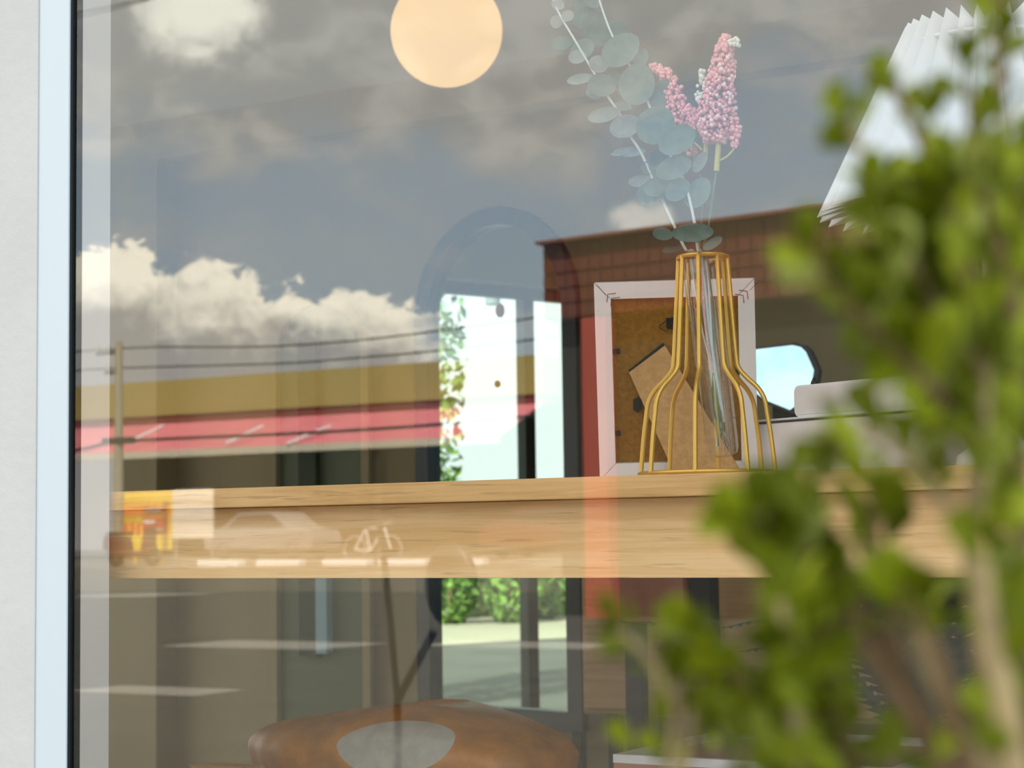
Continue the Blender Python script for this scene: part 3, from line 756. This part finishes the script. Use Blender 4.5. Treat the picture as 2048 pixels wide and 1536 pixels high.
for qx in (sl_+.05, sr_-.08):
    for qy in (sy+.04, sy+.34): MB().box((qx, qy, 0), (qx+.03, qy+.03, sb_)).obj('leg', m_dark, sbd)
# armchair
cy_ = 1.35
aL = at_y(1222, 1200, cy_+.52).x; aR = at_y(1435, 1200, cy_+.52).x; aT = at_y(1300, 1150, cy_+.52).z
ch = thing('chair', V(((aL+aR)/2, cy_+.3, 0)), 'chair with a reddish tan back pad on a charcoal frame, below the counter', 'chair')
def softbox(nm, lo, hi, m, bev): return MB().box(lo, hi).obj(nm, m, ch, bevel=bev, smooth=True)
yb_ = cy_+.52; zb_lo = at_y(1300, 1248, yb_).z; xm = at_y(1368, 1200, yb_).x
softbox('backrest', (aL, yb_, zb_lo), (xm, yb_+.07, aT), m_tan, .02)
softbox('back_post', (xm+.004, yb_+.01, .30), (aR-.02, yb_+.06, aT), m_char, .01)
softbox('back_post', (aL+.02, yb_+.02, .30), (aL+.06, yb_+.06, zb_lo+.004), m_char, .005)
softbox('seat', (aL-.02, cy_, .38), (aR+.02, yb_, .46), m_tan, .02)
for qx in (aL, aR-.04):
    for qy in (cy_+.03, yb_+.01): MB().lathe([(.014,0),(.02,.38)], (qx+.02, qy, 0), 10).obj('leg', m_dark, ch)
# dark fern in a pot below the counter
fx = at_y(1830, 1400, 1.18)
pl = thing('potted_fern', V((fx.x, 1.18, 0)), 'dark green fern in a tall grey pot below the counter', 'plant')
zp = at_y(1830, 1500, 1.18).z
MB().lathe([(.10,0),(.14,.1),(.15,zp-.03),(.155,zp),(.13,zp),(.125,zp-.03)], (fx.x, 1.18, 0), 32).obj('pot', m_char, pl)
rnd = random.Random(4)
for k in range(64):
    a = rnd.uniform(0, 2*PI); ln = rnd.uniform(.16, .44); spd = rnd.uniform(.03, .25)
    P = [V((fx.x+math.cos(a)*spd*t*(1+.4*t), 1.18+math.sin(a)*spd*t*.75, zp-.02+ln*math.sin(min(1,t*1.05)*1.75)*1.0*(1 if t < 1 else .95))) for t in (0,.2,.4,.6,.8,1)]
    P = catmull(P, 5); b = MB().tube(P, .0012, 5)
    sd = V((-math.sin(a), math.cos(a), 0))
    for i in range(4, len(P)-1):
        w = .046*math.sin(PI*i/len(P))**.6; t_ = (P[i+1]-P[i]).normalized()
        for sgn in (-1, 1):
            e = P[i] + sd*sgn*w + t_*w*.5 - zz*w*.15
            b.add([P[i], P[i]+t_*.010, e, P[i]-t_*.009], [(0,1,2),(0,2,3)])
    b.obj('frond', m_fern, pl)

# ================================================================== FOREGROUND SHRUB
SD = .42
def sp(px, py, d=SD): return at_d(px, py, d)
base = V((sp(1900, 1500).x, sp(1900, 1500).y, 0))
shr = thing('leafy_shrub', base, 'out-of-focus green leafy shrub growing in front of the window', 'shrub')
def leafproto():
    vs = []; prof_ = [(0,.10),(.25,.55),(.5,.85),(.72,1.0),(.9,.72),(1.0,.0)]
    for t, w in prof_: vs += [V((-w*.30, t, .10*w*w)), V((0, t, 0-.06*t)), V((w*.30, t, .10*w*w))]
    fs = []
    for i in range(len(prof_)-1):
        for k in (0, 1): fs.append((i*3+k, i*3+k+1, i*3+4+k, i*3+3+k))
    return vs, fs
lv, lf = leafproto()
protos = []
for m in leafm:
    me = bpy.data.meshes.new('leaf'); me.from_pydata([tuple(v) for v in lv], [], lf); me.materials.append(m)
    for p in me.polygons: p.use_smooth = True
    protos.append(me)
leaves = []
rnd = random.Random(11)
def addleaf(c, direction, L, k):
    d = direction.normalized(); n = V((rnd.uniform(-1,1), rnd.uniform(-1,1), rnd.uniform(-.2,1))); x = d.cross(n).normalized(); z = x.cross(d)
    leaves.append((c, x, d, z, L, k))
def stemm(pts, r0_, r1_, m=m_bark, nl=30, t0=0.0, L=.016, wh=True):
    P = catmull([sp(*p) for p in pts], 6)
    MB().tube(P, [r0_+(r1_-r0_)*i/(len(P)-1) for i in range(len(P))], 8).obj('stem', m, shr)
    for i in range(nl):
        t = t0 + (1-t0)*(i+rnd.random())/nl; k = min(len(P)-2, int(t*(len(P)-1))); c = P[k].lerp(P[k+1], t*(len(P)-1)-k)
        ax_ = (P[k+1]-P[k]).normalized(); side = V((rnd.uniform(-1,1), rnd.uniform(-1,1), rnd.uniform(-1,1))); side = (side-ax_*side.dot(ax_)).normalized()
        addleaf(c, ax_*rnd.uniform(.5,1.1)+side, L*rnd.uniform(.7,1.2), rnd.choice((0,0,1,2,2,3)))
    for i in range(3): addleaf(P[-1], (P[-1]-P[-3]).normalized()+V((rnd.uniform(-.5,.5),rnd.uniform(-.5,.5),rnd.uniform(-.3,.5))), L, rnd.choice((0,1)))
# main woody stems: (picture column, picture row, distance)
K = .72
def stx(pts, a, b, m=m_bark, nl=30, t0=0.0, L=.0095): stemm([(x, y, d*K) for x, y, d in pts], a*K, b*K, m, nl, t0, L)
stx([(1995,1700,.56),(1990,1536,.56),(1968,1300,.56),(1945,1100,.56),(1958,900,.55),(1962,740,.55),(1945,620,.55),(1890,500,.55),(1850,400,.56)], .0042, .0018, m_bark, 26, .55)
stx([(2060,1700,.62),(2050,1300,.62),(2040,950,.61),(2025,620,.60),(2010,330,.6),(1998,120,.6),(2000,-40,.6)], .0035, .0012, m_bark2, 44, .05)
stx([(1930,1700,.60),(1890,1536,.60),(1800,1340,.58),(1700,1190,.56),(1610,1090,.54),(1560,1010,.53)], .0034, .0016, m_bark2, 22, .68)
stx([(1740,1700,.55),(1700,1536,.55),(1660,1380,.54),(1650,1200,.54),(1600,1110,.53),(1500,1030,.52)], .0026, .0012, m_bark2, 66, .1, .011)
stx([(1330,1620,.58),(1345,1500,.58),(1350,1410,.58),(1300,1320,.58),(1240,1262,.58)], .0018, .0010, m_bark, 12, .35)
stx([(1500,1640,.60),(1470,1500,.60),(1445,1400,.60),(1420,1320,.60)], .0018, .0010, m_bark2, 20, .1, .010)
stx([(1330,1640,.61),(1380,1500,.61),(1390,1400,.6),(1400,1330,.60),(1370,1262,.6)], .0016, .001, m_bark, 10, .5, .009)
stx([(1600,1640,.57),(1560,1500,.57),(1520,1400,.57),(1460,1340,.57)], .0018, .0009, m_bark2, 22, .0, .011)
stx([(1958,940,.55),(1880,800,.53),(1790,700,.52),(1710,620,.51),(1630,510,.5)], .0022, .0011, m_bark2, 30, .1, .010)
stx([(1955,720,.55),(1870,600,.54),(1800,480,.53),(1760,400,.53)], .002, .001, m_bark, 30, .1, .011)
stx([(1960,700,.55),(1930,560,.54),(1900,430,.53),(1885,350,.53)], .002, .001, m_bark2, 24, .1, .010)
stx([(1860,460,.56),(1800,380,.56),(1730,310,.56),(1690,235,.56)], .0016, .0011, m_bark, 5, .72, .0085)
stx([(1900,500,.58),(1875,330,.58),(1850,235,.58)], .0018, .0011, m_bark, 4, .8, .0085)
stx([(1900,480,.6),(1850,300,.6),(1815,225,.6),(1785,165,.6)], .0020, .0016, m_bark2, 3, .85, .008)
stx([(2030,640,.57),(1980,420,.57),(1945,260,.57),(1935,150,.57)], .0018, .0010, m_bark2, 11, .3, .010)
stx([(1950,1080,.54),(1880,990,.53),(1800,900,.52),(1720,860,.52),(1670,880,.52)], .0018, .0009, m_bark, 15, .2, .010)
stx([(1850,1500,.6),(1790,1280,.6),(1760,1120,.59),(1740,980,.59)], .0022, .0011, m_bark2, 12, .66, .010)
stx([(2040,1600,.5),(2010,1400,.5),(1975,1250,.5),(1960,1120,.5)], .0040, .0028, m_bark, 6, .1, .011)
stx([(1920,1640,.53),(1850,1480,.53),(1770,1350,.53),(1690,1230,.53)], .0034, .002, m_bark2, 3, .8, .009)
stx([(1990,1640,.54),(1930,1480,.54),(1840,1300,.54),(1790,1180,.54)], .0036, .002, m_bark, 5, .7, .009)
stx([(1950,1650,.52),(1900,1400,.52),(1850,1250,.52),(1800,1180,.52)], .003, .0014, m_bark2, 8, .6, .010)
stx([(1640,1700,.52),(1600,1500,.52),(1580,1350,.52),(1560,1200,.52)], .0024, .0012, m_bark, 26, .1, .011)
def zone(x0, y0, x1, y1, n, d0=.36, d1=.50, L=.0105, ks=(0,0,1,2,2,3)):
    for _ in range(n):
        c = sp(rnd.uniform(x0,x1), rnd.uniform(y0,y1), rnd.uniform(d0,d1))
        addleaf(c, V((rnd.uniform(-.7,.4), rnd.uniform(-.6,.6), rnd.uniform(.3,1.1))), L*rnd.uniform(.7,1.2), rnd.choice(ks))
zone(1750, 380, 1880, 560, 40); zone(1790, 520, 2060, 760, 95); zone(1880, 340, 2060, 520, 50)
zone(1710, 470, 1800, 640, 16)
zone(1850, 740, 2060, 1000, 55); zone(1760, 720, 1850, 820, 7)
zone(1985, 1000, 2060, 1536, 62); zone(1930, 1450, 2060, 1560, 22)
zone(1490, 1010, 1640, 1140, 34); zone(1560, 1150, 1660, 1300, 36); zone(1580, 1290, 1700, 1560, 80)
zone(1460, 1440, 1560, 1560, 16, ks=(2,2,0)); zone(1690, 840, 1780, 920, 5); zone(1720, 1010, 1780, 1140, 5)
zone(1760, 1500, 1900, 1570, 10); zone(1250, 1460, 1440, 1560, 8, ks=(0,2,3)); zone(1810,1190,1880,1290, 6)
def lsize(l): return l[4]/(l[0]-CP).length
order = sorted(range(len(leaves)), key=lambda i: -lsize(leaves[i]))
for i in order[:298]:
    c, x, d, z, L, k = leaves[i]
    o = bpy.data.objects.new('leaf', protos[k]); COL.objects.link(o)
    o.matrix_world = Matrix(((x.x*L, d.x*L, z.x*L, c.x), (x.y*L, d.y*L, z.y*L, c.y), (x.z*L, d.z*L, z.z*L, c.z), (0,0,0,1)))
    mw_ = o.matrix_world.copy(); o.parent = shr; o.matrix_parent_inverse = Matrix.Translation(-shr.location); o.matrix_basis = mw_
for kk in (0, 1):
    b = MB()
    for i in order[298:]:
        c, x, d, z, L, k = leaves[i]
        if k % 2 == kk: b.add([c + x*(v.x*L) + d*(v.y*L) + z*(v.z*L) for v in lv], lf)
    b.sm = True; o = b.obj('foliage', leafm[kk], shr); o['kind'] = 'stuff'

# ================================================================== ACROSS THE STREET (seen in the glass)
struct(MB().box((-120, -45, -.3), (60, -.031, 0)).obj('ground', m_asph))
YK = 32.0
struct(MB().box((-120, -110, -.3), (60, -YK, .55)).obj('floor_forecourt', m_conc))
struct(MB().box((-120, -1.2, .0005), (60, -.04, .012)).obj('floor_pavement', m_pave))
def gline(px0, px1, py, w):
    a = rg(px0, py); b = rg(px1, py); ym = (a.y+b.y)/2
    xs = sorted((a.x, b.x)); return MB().box((xs[0], ym-w/2, .001), (xs[1], ym+w/2, .006))
for i, (a, b, y, w) in enumerate(((150, 478, 1382, .6), (360, 745, 1290, 1.2), (200, 372, 1190, 2.5), (850, 1250, 1290, 1.0))):
    struct(gline(a, b, y, w).obj('road_marking', m_line))
# side yard (to the left of the shop, seen in the mirror)
struct(MB().box((-90, -13, .007), (-15, 60, .02)).obj('floor_yard', m_sand))
# --- building A: mustard fascia and pink awning
YA = 52.0
def ra(px, py, o=0): return rf(px, py, YA-o)
ref = ra(515, 748); zr = ref.z; zfb = ra(515, 820).z; zat = ra(515, 838).z; zab = ra(515, 908).z
xl_ = ra(100, 748).x - 2; xr_ = ra(1085, 748).x
Y0 = -YA
bA = thing('shop_building', V(((xl_+xr_)/2, Y0-4, .55)), 'long low shop with a mustard fascia over a pink metal awning', 'building')
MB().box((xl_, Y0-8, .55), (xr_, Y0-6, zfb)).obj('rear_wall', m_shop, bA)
MB().box((xl_, Y0-8, zfb), (xr_, Y0, zr)).obj('fascia', m_mustard, bA)
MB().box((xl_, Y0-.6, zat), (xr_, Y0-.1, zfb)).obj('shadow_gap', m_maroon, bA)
nrib = 60
pk = MB(); dxr = (xr_-xl_)/nrib
for i in range(6):
    y_a = Y0 + .1 + i*.45; y_b = y_a+.42; za = zat + (zab+.12-zat)*i/6; zb_ = zat + (zab+.12-zat)*(i+1)/6
    MB().prism([(xl_, y_a, za), (xl_, y_b, zb_+.02), (xl_, y_b, zb_-.05), (xl_, y_a, za-.06)], (xr_-xl_, 0, 0)).obj('awning_slat', m_pinka, bA)
MB().box((xl_, Y0+2.75, zab-.14), (xr_, Y0+2.9, zab+.1)).obj('awning_gutter', m_cream, bA)
for px in range(110, 1080, 120):
    x = ra(px, 1000).x
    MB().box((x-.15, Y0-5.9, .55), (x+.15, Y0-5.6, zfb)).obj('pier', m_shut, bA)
for a, b, m in ((250,540,m_shut),(545,610,m_sage),(612,650,m_black),(655,870,m_shut)):
    xa_, xb_ = ra(a,900).x, ra(b,900).x
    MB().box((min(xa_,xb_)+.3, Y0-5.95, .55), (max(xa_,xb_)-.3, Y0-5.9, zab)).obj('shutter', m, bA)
for a, b in ((680,730),(360,400),(560,596)):
    MB().tube([ra(a, 893, .0)+V((0,3,0)), ra(b, 856, 0)+V((0,2.0,0))], .05, 6).obj('awning_brace', m_white, bA)
# --- utility pole and cables
YP = 34.0
pt = rf(238, 683, YP); 
up_ = thing('utility_pole', V((pt.x, pt.y, .55)), 'concrete utility pole with two short crossarms carrying black cables', 'pole')
MB().tube([(pt.x, pt.y, .55), (pt.x, pt.y, pt.z)], [.14, .09], 12).obj('pole', m_grey, up_)
for (x0, x1, y) in ((195, 238, 708), (212, 238, 746)):
    a = rf(x0, y, YP); MB().box((a.x-.02, pt.y-.04, a.z-.04), (pt.x, pt.y+.04, a.z+.04)).obj('crossarm', m_dark, up_)
    for xx_ in (x0+3, x0+22):
        q = rf(xx_, y-6, YP); MB().lathe([(.03,0),(.05,.05),(.05,.12),(.02,.16)], (q.x, pt.y, a.z+.04), 8).obj('insulator', m_grey, up_)
MB().box((pt.x-.45, pt.y-.12, rf(238,884,YP).z-.05), (pt.x+.45, pt.y+.12, rf(238,880,YP).z+.06)).obj('cable_bracket', m_dark, up_)
def cable(wh, pts, r=.022):
    P = catmull([rf(x, y, YP) for x, y in pts], 6)
    P = [p - V((0, .17, 0)) for p in P]
    tag(MB().tube(P, r, 5).obj('overhead_cable', m_cable), 'black cable strung along the street, '+wh, 'cable', 'overhead cables along the street')
cable('held by the upper crossarm', [(20,712),(120,704),(198,698),(300,693),(520,692),(700,680),(870,660),(1100,628),(1500,560)])
cable('held by the lower crossarm', [(20,752),(120,742),(214,736),(300,733),(550,726),(700,715),(870,700),(1100,672),(1500,610)])
cable('the thick one crossing the pink awning', [(20,916),(155,898),(240,882),(545,868),(700,860),(870,848),(1090,828)], .04)
cable('upper of the two high above the pole', [(60,36),(160,20),(260,-1),(400,-30)], .02); cable('lower of the two high above the pole', [(60,46),(160,29),(290,-4),(420,-40)], .015)
# --- signs
sgx = rf(245, 1000, 38).x; 
s1 = thing('roadside_sign', V(((rf(245,1000,38).x+rf(345,1000,38).x)/2, -38, .55)), 'yellow and red roadside advertising board beside the pole', 'sign')
def sq(nm, a, b, c_, d, m, off):
    A = rf(a, c_, 38); B = rf(b, d, 38); return MB().box((A.x, -38+off, B.z), (B.x, -38+off+.03, A.z)).obj(nm, m, s1)
sq('board', 245, 345, 985, 1100, m_yell, 0); sq('panel', 250, 342, 1010, 1030, m_orange, .035); sq('panel', 288, 338, 1036, 1066, m_red, .035)
sq('panel', 295, 325, 1018, 1024, m_white, .07); sq('panel', 292, 315, 1040, 1047, m_white, .07); sq('panel', 306, 330, 1055, 1061, m_white, .07)
for a in (252, 264, 276): sq('lettering', a, a+6, 1046, 1068, m_red, .035)
for k in (.1, .9):
    x = s1.location.x + (k-.5)*1.1; MB().box((x-.03, -38.05, .55), (x+.03, -38.0, rf(295,1090,38).z+.3)).obj('post', m_yell, s1)
s2 = thing('white_banner', V((rf(385,1000,38).x, -38, .55)), 'white banner stand next to the yellow board', 'sign')
A = rf(347, 980, 38); B = rf(428, 1076, 38)
MB().box((A.x, -38, B.z), (B.x, -37.95, A.z)).obj('banner', m_banner, s2)
for x in (A.x+.05, B.x-.1): MB().box((x, -38.06, .55), (x+.05, -38.0, A.z)).obj('post', m_chrome, s2)
# bicycles
def bicycle(px, label):
    c = rf(px, 1060, 36); x, y, z = c.x, c.y, .55
    t = thing('bicycle', V((x, y, z)), label, 'bicycle', 'bicycles parked along the forecourt')
    for s in (-.52, .52):
        w = MB().ring((x+s, y, z+.34), .32, .025, 28, 6, V((1,0,0)), V((0,0,1))).obj('wheel', m_chrome, t)
    P = {'r': (x-.52,y,z+.34), 'f': (x+.52,y,z+.34), 'b': (x-.08,y,z+.30), 's': (x-.2,y,z+.85), 'h': (x+.36,y,z+.85)}
    fb_ = MB()
    for a, b in (('r','b'),('r','s'),('b','s'),('b','h'),('s','h'),('h','f')): fb_.tube([P[a], P[b]], .022, 6)
    fb_.obj('bicycle_frame', m_white, t)
    MB().box((x-.32,y-.06,z+.86),(x-.08,y+.06,z+.92)).obj('saddle', m_black, t)
    MB().tube([(x+.34,y-.28,z+.98),(x+.38,y,z+.95),(x+.34,y+.28,z+.98)], .02, 6).obj('handlebar', m_chrome, t)
bicycle(745, 'pale bicycle parked across the street, nearer the pole'); bicycle(1215, 'pale bicycle parked by the red post')
# cars
def car(px, Y, m, label):
    c = rf(px, 1060, Y); x, y, z = c.x, -Y, .55
    t = thing('car', V((x, y, z)), label, 'car', 'cars parked across the street')
    pr = [(-2.1,.3),(-2.15,.75),(-1.9,.95),(-1.35,1.0),(-.75,1.45),(.6,1.47),(1.25,1.02),(2.0,.88),(2.15,.6),(2.1,.3)]
    MB().prism([(x+a, y-.8, z+b) for a, b in pr], (0,1.6,0)).obj('body', m, t, bevel=.05)
    MB().prism([(x+a, y+.801, z+b) for a, b in ((-1.2,1.0),(-.7,1.38),(.55,1.40),(1.1,1.0))], (0,.01,0)).obj('side_window', m_win, t)
    for s in (-1.35, 1.35):
        for yy in (-.8, .62): MB().ring((x+s, y+yy+.09, z+.31), .21, .10, 20, 8, V((1,0,0)), V((0,0,1))).obj('wheel', m_tyre, t)
car(1110, 46, m_card, 'dark red hatchback parked across the street'); car(1330, 44, m_carw, 'silver car parked across the street beside the tiled building')
car(545, 46, m_carw, 'silver car parked under the pink awning')
# motor scooter group near the pole: one scooter
def scooter(px, label):
    c = rf(px, 1090, 33.5); x, y, z = c.x, c.y, .55
    t = thing('motor_scooter', V((x,y,z)), label, 'scooter')
    for s in (-.6,.6): MB().ring((x+s,y,z+.25), .18, .07, 20, 8, V((1,0,0)), V((0,0,1))).obj('wheel', m_tyre, t)
    MB().prism([(x-.9,y-.14,z+.45),(x-.85,y-.14,z+.75),(x-.2,y-.14,z+.72),(x-.1,y-.14,z+.35),(x+.3,y-.14,z+.33),(x+.45,y-.14,z+.95),(x+.6,y-.14,z+.95),(x+.62,y-.14,z+.35),(x+.3,y-.14,z+.22),(x-.5,y-.14,z+.25)], (0,.28,0)).obj('body', m_card, t, bevel=.02)
    MB().tube([(x+.5,y-.3,z+1.02),(x+.52,y+.3,z+1.02)], .02, 6).obj('handlebar', m_black, t)
    MB().box((x-.8,y-.13,z+.76),(x-.15,y+.13,z+.84)).obj('seat', m_black, t)
scooter(268, 'dark red scooter parked at the foot of the utility pole')
# white kerb blocks
for px, wh in ((655,'second from the bicycle'), (770,'nearest the bicycle'), (885,'beside the arched mirror'), (400,'nearest the yellow board'), (520,'in front of the silver car')):
    q = rf(px, 1094, YK-.3)
    tag(MB().box((q.x-.6, -YK-.6, .55), (q.x+.6, -YK-.3, .70)).obj('kerb_block', m_white, bevel=.03), 'white painted kerb block across the road, '+wh, 'kerb', 'kerb blocks across the street')
# stand-in for a parked motorcycle's mirrors: dark oval head on bent rods
YM = 4.5
bm_ = rf(795, 1400, YM)
rm2 = thing('motorcycle_mirror_standin', V((bm_.x, bm_.y, 0)), 'dark oval head on a forked rod near the kerb, stand-in for a motorcycle mirror', 'mirror')
MB().tube([(bm_.x, bm_.y, .0), bm_], .016, 8).obj('pole', m_black, rm2)
MB().tube(catmull([bm_, rf(775,1180,YM), rf(757,1030,YM)], 6), .014, 8).obj('rod', m_black, rm2)
MB().tube([bm_, rf(832,1330,YM), rf(868,1262,YM)], .018, 8).obj('rod', m_black, rm2)
cc_ = rf(903, 1170, YM); MB().ball(cc_, .17, 24, 14, (.72, .25, 1.0)).obj('mirror_head', m_black, rm2)

# --- building B: red-brown tiled, turned slightly
YBd = 22.0; yaw = math.radians(7.0)
e0 = rf(1082, 492, YBd)
Xb = V((math.cos(yaw), math.sin(yaw), 0))            # along the facade
def eB(px, py):                                        # point of the facade plane seen at px,py
    d = ray(px, py); d = V((d.x, -d.y, d.z)); o = mir(CP); n = V((-Xb.y, Xb.x, 0))
    return o + d*((e0-o).dot(n)/d.dot(n))
nB = V((-Xb.y, Xb.x, 0)); 
if nB.y < 0: nB = -nB
print('B', e0, proj(mir(eB(1640,415))), proj(mir(e0+Xb*((eB(1640,415)-e0).dot(Xb)))))
len_ = (eB(2300, 400)-e0).dot(Xb); zdrop = e0.z-eB(1100, 640).z
Zlow = e0.z-zdrop
bB = thing('tiled_building', V((e0.x, e0.y, 0)), 'red-brown tiled building with a ground floor coloured near black as an open shop in shade, and a red post', 'building')
MB().obox(e0 - zz*zdrop - nB*5, Xb*len_, nB*4.92, zz*zdrop).obj('upper_wall', m_bgrout, bB)
MB().obox(V((e0.x,e0.y,.0)) - nB*5, Xb*len_, nB*4.6, zz*(e0.z-zdrop-.01)).obj('lower_wall', m_shop, bB)  # closed wall, the shade of an open storefront put into its colour
MB().obox(e0 - zz*zdrop*.0 - nB*5.0 + zz*.002, Xb*len_, nB*5.15, zz*.045).obj('roof_edge', m_bgrout, bB)
pw = .205; rows = 5; phh = zdrop/rows
pr_ = bpy.data.meshes.new('tile'); b = MB().obox((0,0,0), Xb*(pw*.86), nB*.05, zz*phh*.88)
pr_.from_pydata(b.v, [], b.f); pr_.materials.append(m_btile)
ncol = min(int(len_/pw), 58)
for i in range(ncol):
    for j in range(rows):
        o = bpy.data.objects.new('tile', pr_); COL.objects.link(o); o.parent = bB
        p = e0 - zz*zdrop + Xb*(i*pw+.02) + zz*(j*phh+.02) - nB*.079; o.location = p - bB.location
q = eB(1192, 900)
MB().obox(V((q.x,q.y,0)) + nB*.1, Xb*.42, nB*.22, zz*eB(1192,640).z).obj('post', m_redpost, bB)
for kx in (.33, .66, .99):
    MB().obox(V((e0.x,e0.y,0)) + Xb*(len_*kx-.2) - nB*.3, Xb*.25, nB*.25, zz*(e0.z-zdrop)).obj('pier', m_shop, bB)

# ================================================================== WHAT THE MIRROR SHOWS: YARD, HEDGE, TREE
rnd = random.Random(5)
def clump(name, c, rx, ry, rz, n, sz, m, parent):
    b = MB()
    for _ in range(n):
        a = rnd.uniform(0, 2*PI); h = rnd.uniform(-1, 1); q = math.sqrt(1-h*h)*rnd.uniform(.6,1.05)
        p = V(c) + V((rx*q*math.cos(a), ry*q*math.sin(a), rz*h))
        d = V((rnd.gauss(0,1), rnd.gauss(0,1), rnd.gauss(0,1))).normalized(); e = d.cross(V((rnd.gauss(0,1), rnd.gauss(0,1), rnd.gauss(0,1)))).normalized()
        s = sz*rnd.uniform(.6,1.3); b.add([p-d*s, p+e*s*.5, p+d*s, p-e*s*.5], [(0,1,2,3)])
    o = b.obj(name, m, parent); o['kind'] = 'stuff'; return o
for px, D, wh in ((840,26,'next to the tree'),(900,25,'second from the tree'),(962,27,'third from the tree'),(1022,25,'third from the far end'),(1080,26,'second from the far end'),(1142,27,'at the far end')):
    p = mv(px, 1165, D)
    t = thing('hedge_shrub', V((p.x, p.y, .0)), 'rounded green shrub in the row beyond the yard, '+wh, 'shrub', 'shrubs in the row beyond the yard')
    clump('foliage', (p.x, p.y, .60), .44, .44, .60, 1100, .07, m_hedge, t)
    MB().tube([(p.x,p.y,.02),(p.x,p.y,.5)], .04, 6).obj('trunk', m_bark2, t)
p = mv(745, 640, 13.0)
t = thing('yard_tree', V((p.x, p.y, .02)), 'dense dark green tree beside the glazed side wall', 'tree')
clump('foliage', (p.x, p.y, p.z-.4), .62, .62, 2.1, 5200, .05, m_hedge, t)
MB().tube([(p.x,p.y,.02),(p.x,p.y,p.z)], .07, 8).obj('trunk', m_bark2, t)
print('tree', p)
